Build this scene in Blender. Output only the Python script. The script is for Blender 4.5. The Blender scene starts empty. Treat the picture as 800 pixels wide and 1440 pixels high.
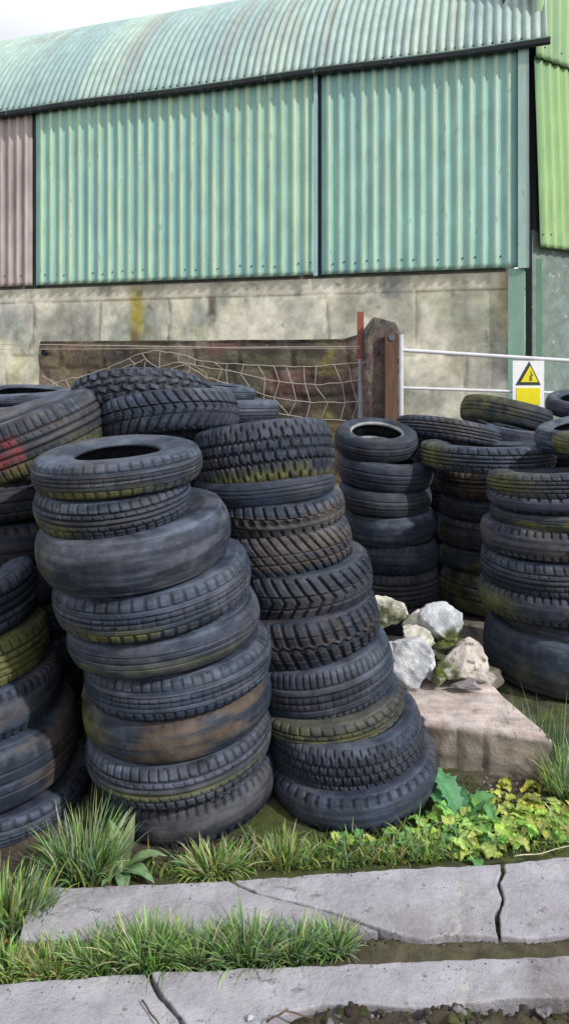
import bpy, bmesh, math, random
import numpy as np
from mathutils import Matrix, Vector, noise as mn
random.seed(7); PI = math.pi
SC = bpy.context.scene; C = SC.collection
EYE = 1.76; F = 1000.0; HY = 500.0

# ---------------------------------------------------------------- helpers
def hash3(ix, iy, iz, seed):
    h = (ix.astype(np.int64)*374761393 + iy.astype(np.int64)*668265263 + iz.astype(np.int64)*2147483647 + seed*974711) & 0xffffffff
    h = ((h ^ (h >> 13))*1274126177) & 0xffffffff
    return ((h ^ (h >> 16)) & 0xffff)/65535.0
def vnoise(x, y, z, seed=0):
    x = np.asarray(x, float); y = np.asarray(y, float)+0*x; z = np.asarray(z, float)+0*x
    ix, iy, iz = np.floor(x), np.floor(y), np.floor(z)
    fx, fy, fz = x-ix, y-iy, z-iz
    fx, fy, fz = fx*fx*(3-2*fx), fy*fy*(3-2*fy), fz*fz*(3-2*fz)
    r = 0
    for a in (0, 1):
        for b in (0, 1):
            for c in (0, 1):
                w = (fx if a else 1-fx)*(fy if b else 1-fy)*(fz if c else 1-fz)
                r = r + w*hash3(ix+a, iy+b, iz+c, seed)
    return r
def fbm(x, y, z, seed=0, o=4):
    x = np.asarray(x, float); y = np.asarray(y, float); z = np.asarray(z, float)
    r = 0; a = .5; t = 0
    for k in range(o):
        r = r + a*vnoise(x*2**k+k*17.3, y*2**k+k*9.1, z*2**k+k*5.7, seed+k); t += a; a *= .5
    return r/t
def sstep(a, b, x): 
    t = np.clip((x-a)/(b-a), 0, 1); return t*t*(3-2*t)
def mesh(name, V, Fq, col=None, smooth=True):
    """V (n,3) array; Fq list of faces or (m,4) array; col (n,3)"""
    me = bpy.data.meshes.new(name)
    V = np.asarray(V, float)
    if isinstance(Fq, np.ndarray):
        m, k = Fq.shape
        me.vertices.add(len(V)); me.vertices.foreach_set('co', V.ravel())
        me.loops.add(m*k); me.loops.foreach_set('vertex_index', Fq.ravel().astype(np.int32))
        me.polygons.add(m); me.polygons.foreach_set('loop_start', np.arange(0, m*k, k, dtype=np.int32))
        me.polygons.foreach_set('loop_total', np.full(m, k, dtype=np.int32))
        me.update(calc_edges=True)
    else:
        me.from_pydata(V.tolist(), [], Fq); me.update()
    if smooth: me.polygons.foreach_set('use_smooth', np.ones(len(me.polygons), bool))
    if col is not None:
        at = me.color_attributes.new('Col', 'FLOAT_COLOR', 'POINT')
        c = np.ones((len(V), 4)); c[:, :3] = np.asarray(col)
        at.data.foreach_set('color', c.ravel())
    return me
def obj(name, me, m=None, parent=None):
    o = bpy.data.objects.new(name, me); C.objects.link(o)
    if m: me.materials.append(m)
    if parent: o.parent = parent
    return o
def tag(o, label=None, cat=None, group=None, kind=None):
    if label: o['label'] = label
    if cat: o['category'] = cat
    if group: o['group'] = group
    if kind: o['kind'] = kind
    return o
def thing(name, label, cat, loc=(0, 0, 0), group=None, rot=None):
    o = bpy.data.objects.new(name, None); C.objects.link(o); o.empty_display_size = .1
    o.location = loc
    if rot is not None: o.rotation_euler = rot
    return tag(o, label, cat, group)
def grid_faces(n, m, wrap=False):
    """n rows (i) x m cols (j); vertex index i*m+j; wrap in i"""
    i = np.arange(n if wrap else n-1)[:, None]; j = np.arange(m-1)[None, :]
    a = i*m+j; i2 = (i+1) % n; b = i2*m+j
    return np.stack([a, b, b+1, a+1], -1).reshape(-1, 4)
def P(px, py, d):
    return Vector(((px-400)/F*d, d, EYE-(py-HY)/F*d))
def G(px, py, z=0.0):
    d = (EYE-z)/(py-HY)*F
    return Vector(((px-400)/F*d, d, z))
class MB:
    def __init__(s): s.v = []; s.f = []; s.c = []
    def add(s, V, Fc, col=(.5, .5, .5)):
        n = len(s.v); s.v += [tuple(p) for p in V]; s.f += [tuple(int(i)+n for i in f) for f in Fc]
        if hasattr(col, 'shape') and len(np.shape(col)) == 2: s.c += [tuple(c) for c in col]
        else: s.c += [tuple(col)]*len(V)
    def box(s, a, b, col=(.5, .5, .5)):
        x0, y0, z0 = a; x1, y1, z1 = b
        s.add([(x0,y0,z0),(x1,y0,z0),(x1,y1,z0),(x0,y1,z0),(x0,y0,z1),(x1,y0,z1),(x1,y1,z1),(x0,y1,z1)],
              [(0,3,2,1),(4,5,6,7),(0,1,5,4),(1,2,6,5),(2,3,7,6),(3,0,4,7)], col)
    def tube(s, pts, r, seg=8, col=(.5, .5, .5), cap=True):
        pts = [Vector(p) for p in pts]; V = []
        for k, p in enumerate(pts):
            t = (pts[min(k+1, len(pts)-1)]-pts[max(k-1, 0)]).normalized()
            u = t.cross(Vector((0, 0, 1)) if abs(t.z) < .9 else Vector((0, 1, 0))).normalized(); w = t.cross(u)
            rr = r[k] if isinstance(r, (list, tuple)) else r
            V += [p+u*rr*math.cos(2*PI*q/seg)+w*rr*math.sin(2*PI*q/seg) for q in range(seg)]
        Fc = [(k*seg+q, k*seg+(q+1) % seg, (k+1)*seg+(q+1) % seg, (k+1)*seg+q) for k in range(len(pts)-1) for q in range(seg)]
        if cap: Fc += [tuple(range(seg))[::-1], tuple((len(pts)-1)*seg+q for q in range(seg))]
        s.add(V, Fc, col)
    def build(s, name, m, parent=None, smooth=False):
        return obj(name, mesh(name, np.array(s.v), s.f, np.array(s.c), smooth), m, parent)

def mat(name, rough=.7, amt=.25, scale=12, bump=.3, bscale=60, spec=.3, metal=0, trans=0, stretch=(1, 1, 1), rvar=.15, bdist=.004, tint=None):
    m = bpy.data.materials.new(name); m.use_nodes = True
    nt = m.node_tree; N = nt.nodes; L = nt.links
    b = N['Principled BSDF']; out = N['Material Output']
    at = N.new('ShaderNodeAttribute'); at.attribute_name = 'Col'
    tc = N.new('ShaderNodeTexCoord'); mp = N.new('ShaderNodeMapping'); mp.inputs['Scale'].default_value = stretch
    L.new(tc.outputs['Object'], mp.inputs[0])
    n1 = N.new('ShaderNodeTexNoise'); n1.inputs['Scale'].default_value = scale; n1.inputs['Detail'].default_value = 6; n1.inputs['Roughness'].default_value = .62
    L.new(mp.outputs[0], n1.inputs['Vector'])
    mr = N.new('ShaderNodeMapRange'); mr.inputs[1].default_value = .28; mr.inputs[2].default_value = .72
    mr.inputs[3].default_value = 1-amt; mr.inputs[4].default_value = 1+amt
    L.new(n1.outputs['Fac'], mr.inputs[0])
    mx = N.new('ShaderNodeVectorMath'); mx.operation = 'SCALE'
    L.new(at.outputs['Color'], mx.inputs[0]); L.new(mr.outputs[0], mx.inputs['Scale'])
    src = mx.outputs[0]
    for tint in (tint if isinstance(tint, list) else [tint] if tint else []):   # (colour, scale, threshold lo, hi)
        n3 = N.new('ShaderNodeTexNoise'); n3.inputs['Scale'].default_value = tint[1]; n3.inputs['Detail'].default_value = 8; n3.inputs['Roughness'].default_value = .65
        L.new(mp.outputs[0], n3.inputs['Vector'])
        r3 = N.new('ShaderNodeMapRange'); r3.inputs[1].default_value = tint[2]; r3.inputs[2].default_value = tint[3]
        L.new(n3.outputs['Fac'], r3.inputs[0])
        mc = N.new('ShaderNodeMix'); mc.data_type = 'RGBA'
        L.new(r3.outputs[0], mc.inputs[0]); L.new(src, mc.inputs[6]); mc.inputs[7].default_value = (*tint[0], 1)
        src = mc.outputs[2]
    L.new(src, b.inputs['Base Color'])
    b.inputs['Specular IOR Level'].default_value = spec; b.inputs['Metallic'].default_value = metal
    rr = N.new('ShaderNodeMapRange'); rr.inputs[3].default_value = max(0, rough-rvar); rr.inputs[4].default_value = min(1, rough+rvar)
    L.new(n1.outputs['Fac'], rr.inputs[0]); L.new(rr.outputs[0], b.inputs['Roughness'])
    if bump:
        n2 = N.new('ShaderNodeTexNoise'); n2.inputs['Scale'].default_value = bscale; n2.inputs['Detail'].default_value = 7; n2.inputs['Roughness'].default_value = .7
        L.new(mp.outputs[0], n2.inputs['Vector'])
        bp = N.new('ShaderNodeBump'); bp.inputs['Strength'].default_value = bump; bp.inputs['Distance'].default_value = bdist
        L.new(n2.outputs['Fac'], bp.inputs['Height']); L.new(bp.outputs[0], b.inputs['Normal'])
    if trans:
        tr = N.new('ShaderNodeBsdfTranslucent'); L.new(src, tr.inputs['Color'])
        ms = N.new('ShaderNodeMixShader'); ms.inputs[0].default_value = trans
        L.new(b.outputs[0], ms.inputs[1]); L.new(tr.outputs[0], ms.inputs[2]); L.new(ms.outputs[0], out.inputs['Surface'])
    return m
M = dict(
    rubber=mat('weathered_rubber', .68, .5, 16, .6, 75, .28, tint=[((.10, .105, .12), 13, .60, .78), ((.13, .115, .095), 55, .64, .74), ((.008, .008, .010), 22, .62, .72)]),
    side=mat('sidewall_rubber', .64, .5, 12, .5, 55, .30, tint=[((.10, .105, .12), 11, .60, .80), ((.13, .115, .095), 60, .64, .74)]),
    paint=mat('aged_green_paint', .6, .16, 7, .3, 40, .3, stretch=(1, 1, .3), tint=[((.20, .30, .26), 14, .58, .74), ((.17, .12, .085), 30, .68, .76)]),
    rust=mat('rusty_sheet', .75, .3, 4, .4, 50, .25, stretch=(1, 1, .25)),
    roof=mat('roof_sheet', .5, .16, 5, .2, 40, .4),
    block=mat('stained_blockwork', .9, .3, 7, .7, 40, .2, tint=[((.16, .16, .14), 5, .60, .74), ((.58, .55, .44), 9, .62, .72), ((.12, .11, .10), 40, .64, .72)]),
    concrete=mat('worn_concrete', .9, .26, 9, 1.0, 70, .2, bdist=.007, tint=[((.15, .13, .13), 3.4, .50, .74), ((.47, .46, .47), 7, .60, .72), ((.12, .11, .10), 26, .60, .70), ((.13, .12, .11), 120, .60, .68)]),
    blockc=mat('rough_cast_concrete', .92, .28, 10, 1.0, 45, .2, bdist=.008, tint=[((.20, .17, .16), 8, .56, .74), ((.12, .10, .09), 60, .62, .70)]),
    stone=mat('limestone', .88, .3, 14, 1.0, 26, .2, bdist=.02, tint=[((.20, .18, .15), 18, .60, .72), ((.10, .09, .08), 60, .64, .72)]),
    soil=mat('soil', .95, .4, 22, 1.0, 70, .15, bdist=.008),
    grass=mat('grass_blades', .55, .2, 9, 0, 1, .3, trans=.35),
    leaf=mat('leaf', .5, .22, 30, .4, 120, .35, trans=.3),
    metal=mat('painted_tube', .42, .1, 14, .1, 60, .5),
    wire=mat('fence_wire', .5, .15, 20, 0, 1, .4),
    sign=mat('sign_face', .4, .06, 20, .05, 60, .4),
    post=mat('gate_post_stone', .9, .4, 14, 1.0, 28, .2, bdist=.012, tint=[((.28, .24, .20), 9, .60, .72), ((.03, .025, .03), 13, .55, .68)]),
    wood=mat('weathered_timber', .85, .35, 8, .6, 40, .2, stretch=(4, 4, .5)),
)

# ---------------------------------------------------------------- camera, world, sun
cam = bpy.data.cameras.new('camera'); co = bpy.data.objects.new('camera', cam); C.objects.link(co)
co.location = (0, 0, EYE); co.rotation_euler = (PI/2, 0, 0)
cam.sensor_fit = 'HORIZONTAL'; cam.sensor_width = 36; cam.lens = 45; cam.shift_y = -(720-HY)/800
cam.clip_end = 9000; cam.clip_start = .05; SC.camera = co
SUN = Vector((.82, -.60, .80)).normalized()
elev = math.asin(SUN.z)
w = bpy.data.worlds.new('World'); SC.world = w; w.use_nodes = True
nt = w.node_tree; N = nt.nodes; L = nt.links; bg = N['Background']
sky = N.new('ShaderNodeTexSky'); sky.sky_type = 'NISHITA'; sky.sun_disc = False
sky.sun_elevation = elev; sky.sun_rotation = math.atan2(SUN.x, SUN.y); sky.air_density = 1.2; sky.dust_density = 1.5
tc = N.new('ShaderNodeTexCoord'); mp = N.new('ShaderNodeMapping'); mp.inputs['Scale'].default_value = (1.3, 1.3, 3.5)
no = N.new('ShaderNodeTexNoise'); no.inputs['Scale'].default_value = 1.6; no.inputs['Detail'].default_value = 8
L.new(tc.outputs['Generated'], mp.inputs[0]); L.new(mp.outputs[0], no.inputs['Vector'])
mr = N.new('ShaderNodeMapRange'); mr.inputs[1].default_value = .30; mr.inputs[2].default_value = .58; mr.inputs[3].default_value = .6; mr.inputs[4].default_value = 1
L.new(no.outputs['Fac'], mr.inputs[0])
mx = N.new('ShaderNodeMix'); mx.data_type = 'RGBA'; L.new(mr.outputs[0], mx.inputs[0]); L.new(sky.outputs[0], mx.inputs[6])
mx.inputs[7].default_value = (7.9, 7.9, 8.1, 1)
L.new(mx.outputs[2], bg.inputs['Color']); bg.inputs['Strength'].default_value = .12
sl = bpy.data.lights.new('sun', 'SUN'); sl.energy = 3.1; sl.angle = math.radians(1.5); sl.color = (1, .955, .88)
so = bpy.data.objects.new('sun', sl); C.objects.link(so); so.rotation_euler = SUN.to_track_quat('Z', 'Y').to_euler()
SC.view_settings.view_transform = 'Standard'; SC.view_settings.look = 'None'; SC.view_settings.exposure = .25; SC.view_settings.gamma = 1

# ---------------------------------------------------------------- ground
def axis(lo, hi, step, far, ratio=1.25):
    a = list(np.arange(lo, hi+1e-6, step)); s = step; x = a[-1]
    while x < far: s *= ratio; x += s; a.append(x)
    s = step; x = a[0]; b = []
    while x > -far: s *= ratio; x -= s; b.append(x)
    return np.array(b[::-1]+a)
def gz(x, y):
    r = .45*sstep(5.5, 6.4, y)
    near = sstep(7, 4, y)
    z = r + near*(.022*(fbm(x*5, y*5, 0*x, 3)-.5) + .02*(fbm(x*22, y*22, 0*x, 5)-.5))
    z = z + .02*(fbm(x*.8, y*.8, 0*x, 8)-.5)
    # rubble in front of the lower kerb, on the right
    rb = sstep(1.89, 1.84, y)*sstep(-.15, .15, x)
    z = z + rb*(.040+.075*(fbm(x*26, y*26, 0*x, 9)-.42))
    # trench between the kerbs
    tr = sstep(1.97, 2.0, y)*sstep(2.14, 2.10, y)*sstep(.0, .15, x)
    z = z + tr*.030
    return z
gx = axis(-1.6, 2.0, .014, 4000); gy = axis(1.5, 3.6, .014, 4000)
X, Y = np.meshgrid(gx, gy, indexing='ij'); Zg = gz(X, Y)
n1 = fbm(X*3, Y*3, 0*X, 11); n2 = fbm(X*14, Y*14, 0*X, 12)
soil = np.array([.095, .08, .062]); green = np.array([.06, .085, .022]); dark = np.array([.035, .032, .030]); grav = np.array([.24, .225, .20]); olive = np.array([.085, .075, .050])
def mixc(a, b, t): return a*(1-t[..., None])+b*t[..., None]
col = mixc(np.broadcast_to(soil, X.shape+(3,)), green, sstep(.42, .62, n1)*.8)
col = mixc(col, dark, sstep(.55, .72, n2)*.6)
col = mixc(col, grav, sstep(3.4, 4.5, Y)*.8*sstep(.3, .6, n2))
tr = sstep(1.98, 2.0, Y)*sstep(2.12, 2.10, Y)*sstep(.0, .2, X)
col = mixc(col, olive*1.0, tr*.9)
rb = sstep(1.90, 1.87, Y)*sstep(-.15, .1, X)
col = mixc(col, np.array([.055, .042, .036]), rb*.9); col = mixc(col, olive*.8, rb*sstep(.5, .65, n1)); col = mixc(col, grav*.8, rb*sstep(.6, .75, n2))
gr = obj('ground', mesh('ground', np.stack([X, Y, Zg], -1).reshape(-1, 3), grid_faces(*X.shape), col.reshape(-1, 3)), M['soil'])
tag(gr, kind='structure')

# ---------------------------------------------------------------- kerb slabs
def resample(pts, step):
    out = []
    for a, b in zip(pts, pts[1:]+pts[:1]):
        n = max(1, int((b-a).length/step)); out += [a.lerp(b, k/n) for k in range(n)]
    return out
def slab(name, px, zt, label, jag=.006, seed=0, zb=-.09, group='concrete kerb slabs'):
    pts = resample([G(x, y, zt) for x, y in px], .012)
    c = sum(pts, Vector())/len(pts); c.z = 0
    bm = bmesh.new(); vs = []
    for p in pts:
        q = p*1.0; nn = mn.noise_vector(Vector((p.x*16, p.y*16, seed*3.1)))+.5*mn.noise_vector(Vector((p.x*50, p.y*50, seed)))
        q += Vector((nn.x, nn.y, 0))*jag
        vs.append(bm.verts.new(q-c))
    f = bm.faces.new(vs); bm.normal_update()
    if f.normal.z < 0: f.normal_flip()
    r = bmesh.ops.extrude_face_region(bm, geom=[f])
    for v in [g for g in r['geom'] if isinstance(g, bmesh.types.BMVert)]: v.co.z = zt; 
    for v in vs: v.co.z = zb
    bmesh.ops.recalc_face_normals(bm, faces=bm.faces)
    me = bpy.data.meshes.new(name); bm.to_mesh(me); bm.free()
    at = me.color_attributes.new('Col', 'FLOAT_COLOR', 'POINT')
    for i, v in enumerate(me.vertices):
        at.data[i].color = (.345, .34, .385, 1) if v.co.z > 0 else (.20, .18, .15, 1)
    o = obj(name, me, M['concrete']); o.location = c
    bv = o.modifiers.new('bevel', 'BEVEL'); bv.width = .005; bv.segments = 2; bv.limit_method = 'ANGLE'
    return tag(o, label, 'kerb slab', group)
slab('kerb_slab', [(58, 1250), (322, 1240), (360, 1258), (400, 1268), (470, 1286), (535, 1311), (300, 1318), (28, 1323), (36, 1290)], .05,
     'pale concrete kerb slab behind the long grass row, wedge-ended at a diagonal crack', seed=1)
slab('kerb_slab', [(329, 1238), (702, 1214), (706, 1226), (699, 1243), (706, 1262), (696, 1285), (699, 1318), (640, 1313), (590, 1322), (548, 1311), (475, 1284), (404, 1266), (364, 1255)], .05,
     'largest pale concrete kerb slab between the diagonal crack and the upright jagged crack', seed=2, jag=.008)
slab('kerb_slab', [(709, 1214), (840, 1202), (840, 1308), (770, 1318), (704, 1318), (701, 1286), (711, 1262), (704, 1243), (711, 1226)], .05,
     'concrete kerb slab right of the upright jagged crack, running out of the photo', seed=3, jag=.008)
slab('kerb_slab', [(-60, 1389), (206, 1369), (224, 1402), (248, 1430), (282, 1490), (-60, 1500)], .05,
     'front concrete kerb slab left of the forked dark crack, nearest the viewer', seed=4)
slab('kerb_slab', [(212, 1368), (500, 1356), (660, 1350), (840, 1343), (840, 1401), (700, 1405), (600, 1419), (520, 1411), (450, 1415), (380, 1432), (330, 1462), (288, 1490), (253, 1430), (229, 1400)], .05,
     'front concrete kerb slab with brown stains, between the moss-filled gutter and dark rubble', seed=5, jag=.006)

# ---------------------------------------------------------------- tyres
def gmask(d, w): return np.clip((w-d)/(.35*w), 0, 1)
def fr(x): return np.abs((x+.5) % 1-.5)      # distance to nearest integer
def tread_depth(style, th, v, n, rng):
    u = th/(2*PI)*n; D = 0*u; av = np.abs(v)
    if style == 'ribs':
        for g in (-.62, -.2, .2, .62): D = np.maximum(D, gmask(np.abs(v-g), .06))
        D = np.maximum(D, .8*gmask(fr(u+.25*v), .13)*(av > .66)*(av < 1.32))
        D = np.maximum(D, .5*gmask(fr(u*1+.5+.6*v), .09)*(av < .6)*(av > .25))
    elif style == 'blocks':
        zz = .06*(2*np.abs((2*u) % 1-.5)-.5)*2
        for g in (-.5, 0, .5): D = np.maximum(D, gmask(np.abs(v-g+zz), .075))
        row = np.floor((v+1)/.5)
        D = np.maximum(D, gmask(fr(u+.5*(row % 2)+.18*v), .13)*(av < 1.36))
    elif style == 'knob':
        for g in (-.56, 0, .56): D = np.maximum(D, gmask(np.abs(v-g+.07*np.sin(2*PI*u)), .12))
        row = np.floor((v+1.12)/.56)
        D = np.maximum(D, gmask(fr(u+.5*(row % 2)), .22)*(av < 1.38))
    elif style == 'lug':
        D = np.maximum(D, gmask(fr(u+.45*v), .19)*(av > .16)*(av < 1.4))
        D = np.maximum(D, gmask(np.abs(v+.10*(4*np.abs(u % 1-.5)-1)), .06))
        D = np.maximum(D, .6*gmask(np.abs(av-.62), .04))
    elif style == 'chevron':
        D = np.maximum(D, gmask(fr(u+.9*av), .15)*(av < 1.38))
        for g in (-.36, .36): D = np.maximum(D, gmask(np.abs(v-g), .05))
    elif style == 'diag':
        D = np.maximum(D, gmask(fr(u+1.1*v), .14)*(av < .95))
        for g in (-.45, .15): D = np.maximum(D, gmask(np.abs(v-g), .055))
        D = np.maximum(D, gmask(fr(u*1.0+1.1*v), .14)*(av >= .95)*(av < 1.4))
    elif style == 'stud':
        D = np.maximum(D, gmask(fr(u+.3*v), .15)*(v > .35)*(v < 1.4))
        D = np.maximum(D, gmask(fr(u+.3*v), .15)*(v < -.55)*(v > -1.4))
        D = np.maximum(D, .9*np.clip(1.2-np.hypot(fr(u+.5)/.36, (v-.02)/.26), 0, .4)/.4*(np.abs(v) < .4))
        for g in (.36, -.5): D = np.maximum(D, gmask(np.abs(v-g), .05))
    elif style == 'fine':
        for g in (-.7, -.35, 0, .35, .7): D = np.maximum(D, gmask(np.abs(v-g), .045))
        D = np.maximum(D, .7*gmask(fr(u), .16)*(av > .74)*(av < 1.3))
        D = np.maximum(D, .35*gmask(fr(u*1+.3), .12)*(av < .3))
    elif style == 'notch':
        D = np.maximum(D, gmask(fr(u), .2)*(av > .8)*(av < 1.36))
        for g in (-.3, .3): D = np.maximum(D, .6*gmask(np.abs(v-g), .05))
    elif style == 'smooth':
        for g in (-.45, 0, .45): D = np.maximum(D, .5*gmask(np.abs(v-g), .045))
    elif style == 'bald':
        D = np.maximum(D, .35*gmask(np.abs(v-.8), .05))
        D = np.maximum(D, .3*gmask(fr(u*.5), .05)*(av > .85)*(v < 1.3)*(v > 0))
    return D
RUB = np.array([.014, .020, .035]); DUST_HIGHLIGHT = np.array([.080, .104, .152]); MOSS = np.array([.115, .120, .042]); MUD = np.array([.105, .078, .058]); BLUE = np.array([.020, .034, .062])
def tyre_colour(th, R, v, zn, depth, p, rng):
    """zn: height in -1..1 across the tyre; bloom, dried dusty film, algae, mud; painted highlight on upper shoulders; darker in grooves"""
    cx, cy = np.cos(th)*R, np.sin(th)*R; s = p['seed']
    a = fbm(cx*5+3, cy*5, zn*1.0+s, s); b = fbm(cx*14, cy*14, zn*2.2+s, s+3); c = fbm(cx*3, cy*3, zn*.7+s*2, s+7)
    st = fbm(cx*4, cy*4, zn*7+s, s+5)
    col = np.broadcast_to(RUB*p.get('lum', 1)*rng.uniform(.7, 1.15), th.shape+(3,))*(.7+.7*b)[..., None]
    col = mixc(col, BLUE*.9, p.get('blue', .35)*sstep(.35, .65, c))
    col = mixc(col, DUST_HIGHLIGHT, np.clip(p.get('dust', .3)*(.10+1.1*sstep(.42, .72, st)+.9*sstep(.25, .95, zn)*sstep(.3, .62, b)+.6*sstep(.55,.7,a)), 0, .85)*(1-.75*depth))  # upper shoulders get a painted pale highlight over the dusty film
    col = mixc(col, MUD*(.45+.6*b)[..., None], np.clip(max(p.get('mud', 0)*.85, .15)*sstep(.42, .6, .6*a+.4*st)*1.1, 0, .9))
    mo = p.get('moss', 0)
    if mo:
        zc, zw = p.get('mz', (-.7, .5)); wz = np.exp(-((zn-zc)/zw)**2)
        ac = math.radians(p.get('ma', -100)); wa = np.exp(-(((th-ac+PI) % (2*PI)-PI)/math.radians(p.get('mw', 70)))**2)
        col = mixc(col, MOSS*(.35+.9*b)[..., None], np.clip(mo*wz*wa*1.6*sstep(.28, .6, .5*a+.5*b), 0, .92))
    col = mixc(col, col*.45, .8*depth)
    return col
NT = [0]
def tyre(label, cx, w, D, yt, yb, roll=0, pitch=0, style='ribs', group='stacked old tyres', far=False, n=None, **p):
    NT[0] += 1; seed = NT[0]; p['seed'] = seed; rng = np.random.RandomState(seed)
    R = w/2/F*D*.985; ph = math.radians(pitch); Df = D-R*math.cos(ph)
    zb = EYE-(yb-HY)/F*Df; zt = EYE-(yt-HY)/F*Df
    h = (zt-zb)*1.02; zc = (zb+zt)/2+R*math.sin(ph)
    H = h/2; n = n or int(46+rng.randint(-5, 6)); 
    NTH = 240 if far else 560
    crown = p.get('crown', .012 if style != 'bald' else .03)
    vs = np.unique(np.round(np.concatenate([np.linspace(-1.45, 1.45, 18 if far else 30)] +
         [np.array([g-.05, g-.03, g+.03, g+.05]) for g in (-.62, -.45, -.2, 0, .2, .45, .62)]), 3))
    th = np.arange(NTH)/NTH*2*PI; TH, V = np.meshgrid(th, vs, indexing='ij'); av = np.abs(V); sg = np.sign(V)
    a = (.70 if style != 'bald' else .5)*H; t = np.clip((av-1)/.45, 0, 1)
    z = np.where(av <= 1, V*a, sg*(a+(.955*H-a)*np.sin(t*PI/2)))
    r = np.where(av <= 1, R-crown*V**2, R-crown-.085*R*(1-np.cos(t*PI/2)))
    if style == 'bald':
        fi = V/1.45*PI/2; z = .955*H*np.sin(fi); r = R-(.085*R+crown)*(1-np.abs(np.cos(fi))**.75)
    dp = tread_depth(style, TH+rng.rand()*6, V, n, rng)
    dp = dp*(1-.5*sstep(.5, .75, fbm(np.cos(TH)*R*4, np.sin(TH)*R*4, V, seed)))
    gd = p.get('gd', .009)
    phi = t*1.1
    r2 = r-gd*dp*np.cos(phi); z2 = z-gd*dp*np.sin(phi)*sg
    lump = .004*(fbm(np.cos(TH)*R*9, np.sin(TH)*R*9, z*9, seed+2)-.5)
    r2 = r2+lump
    e1, e2, f1, f2, f3 = rng.uniform(.004, .014), rng.uniform(.002, .007), *(rng.rand(3)*6); zs = rng.uniform(.002, .007)
    def warp(x, y, z):
        thh = np.arctan2(y, x); k = 1+e1*np.cos(2*thh+f1)+e2*np.cos(3*thh+f2)
        bulge = 1+p.get('bulge', .0)*np.exp(-((z/H+.1)/.6)**2)*np.exp(-(((thh+PI/2+.2))/.9)**2)
        return np.stack([x*k*bulge, y*k*bulge, z+zs*np.cos(2*thh+f3)+H], -1).reshape(-1, 3)
    Vt = warp(r2*np.cos(TH), r2*np.sin(TH), z2)
    ct = tyre_colour(TH, R, V, z/H, dp, p, rng)
    if p.get('red'):
        k = np.exp(-((((TH+math.radians(79)+PI) % (2*PI))-PI)/.15)**4-((z/H-.0)/.5)**4)*sstep(.22, .36, fbm(np.cos(TH)*R*18, np.sin(TH)*R*18, z*18, 4))
        ct = mixc(ct, np.array([.15, .028, .034]), np.clip(k*1.3, 0, .85)*(1-.7*dp)*sstep(.3, .5, fbm(np.cos(TH)*R*40, np.sin(TH)*R*40, z*40, 6)))
    prof = [(.905, .86), (.90, .955), (.87, .985), (.82, 1.0), (.78, .995), (.775, 1.005), (.765, .99), (.72, .95), (.67, .89), (.635, .83), (.63, .845), (.615, .82), (.60, .74), (.597, .62), (.62, .54), (.70, .56), (.80, .6), (.88, .55), (.93, .3), (.94, 0)]
    if style == 'bald': prof = [(.93, .80), (.925, .90), (.90, .96)]+prof[2:]
    prof = prof+[(q, -s) for q, s in prof[-2::-1]]
    hs = p.get('hole', .597); prof = [(q if q > .8 else .8-(.8-q)*(.8-hs)/.203, zq) for q, zq in prof]
    NS = 96 if far else 160
    ts = np.arange(NS)/NS*2*PI; pr = np.array(prof); TS, I = np.meshgrid(ts, np.arange(len(prof)), indexing='ij')
    rs = pr[I, 0]*R; zz = pr[I, 1]*H
    rs = rs+.003*(fbm(np.cos(TS)*R*8, np.sin(TS)*R*8, zz*8, seed+4)-.5)
    Vs = warp(rs*np.cos(TS), rs*np.sin(TS), zz)
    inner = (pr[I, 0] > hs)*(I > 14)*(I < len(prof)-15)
    cs = tyre_colour(TS, rs, 0*TS, zz/H, 0*TS, p, rng)
    bead = np.exp(-((pr[I, 0]-hs-.013)/.02)**2)*(p.get('rim', 0))
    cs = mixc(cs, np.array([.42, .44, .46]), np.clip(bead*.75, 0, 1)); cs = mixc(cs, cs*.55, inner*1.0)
    rot = Matrix.Rotation(ph, 3, 'X') @ Matrix.Rotation(-math.radians(roll), 3, 'Y')
    base = Vector(((cx-400)/F*D, D, zc))-rot @ Vector((0, 0, H))
    o = thing('tyre', label, 'tyre', base, group); o.rotation_euler = rot.to_euler()
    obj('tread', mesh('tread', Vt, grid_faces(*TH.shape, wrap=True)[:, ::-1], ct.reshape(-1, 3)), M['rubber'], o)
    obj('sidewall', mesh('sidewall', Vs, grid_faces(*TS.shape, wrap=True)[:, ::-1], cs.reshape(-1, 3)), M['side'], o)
    return o
gA = 'tyres in the tall front stack left of centre'
tyre('bulging open-topped tyre crowning the tall front stack, brown-grey with a yellow-green lower edge', 167, 235, 2.68, 656, 708, 3, 4, 'fine', gA, moss=.9, mz=(-.8, .35), mud=.45, dust=.55, gd=.006, hole=.50)
tyre('notched narrow tyre with olive lower ribs, second from top of the tall front stack', 161, 222, 2.68, 709, 764, 2, 6, 'ribs', gA, moss=.85, mz=(-.5, .4), ma=-130, mw=35, dust=.45, blue=.6)
tyre('smooth bald fat tyre with pale worn shoulder, third from top of the tall front stack', 191, 275, 2.72, 764, 847, 5, 5, 'bald', gA, dust=.6, mud=.3, moss=.5, ma=-165, mw=30, mz=(-.2, .8), crown=.035, hole=.46)
tyre('bluish worn tyre with yellow-green smear, fourth from top of the tall front stack', 217, 280, 2.76, 845, 911, 6, 4, 'fine', gA, dust=.5, moss=.8, mz=(-.55, .35), ma=-105, mw=30, blue=.5)
tyre('thin dark grooved tyre with pale scuffs, fifth from top of the tall front stack', 232, 268, 2.77, 909, 964, 5, 4, 'smooth', gA, dust=.45, moss=.4, mz=(-.4, .3), gd=.011, blue=.5)
tyre('bright-shouldered tyre with blue-black left side, mid-height in the tall front stack', 252, 262, 2.80, 962, 1024, 6, 3, 'fine', gA, dust=.6, blue=.9, n=60)
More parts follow.
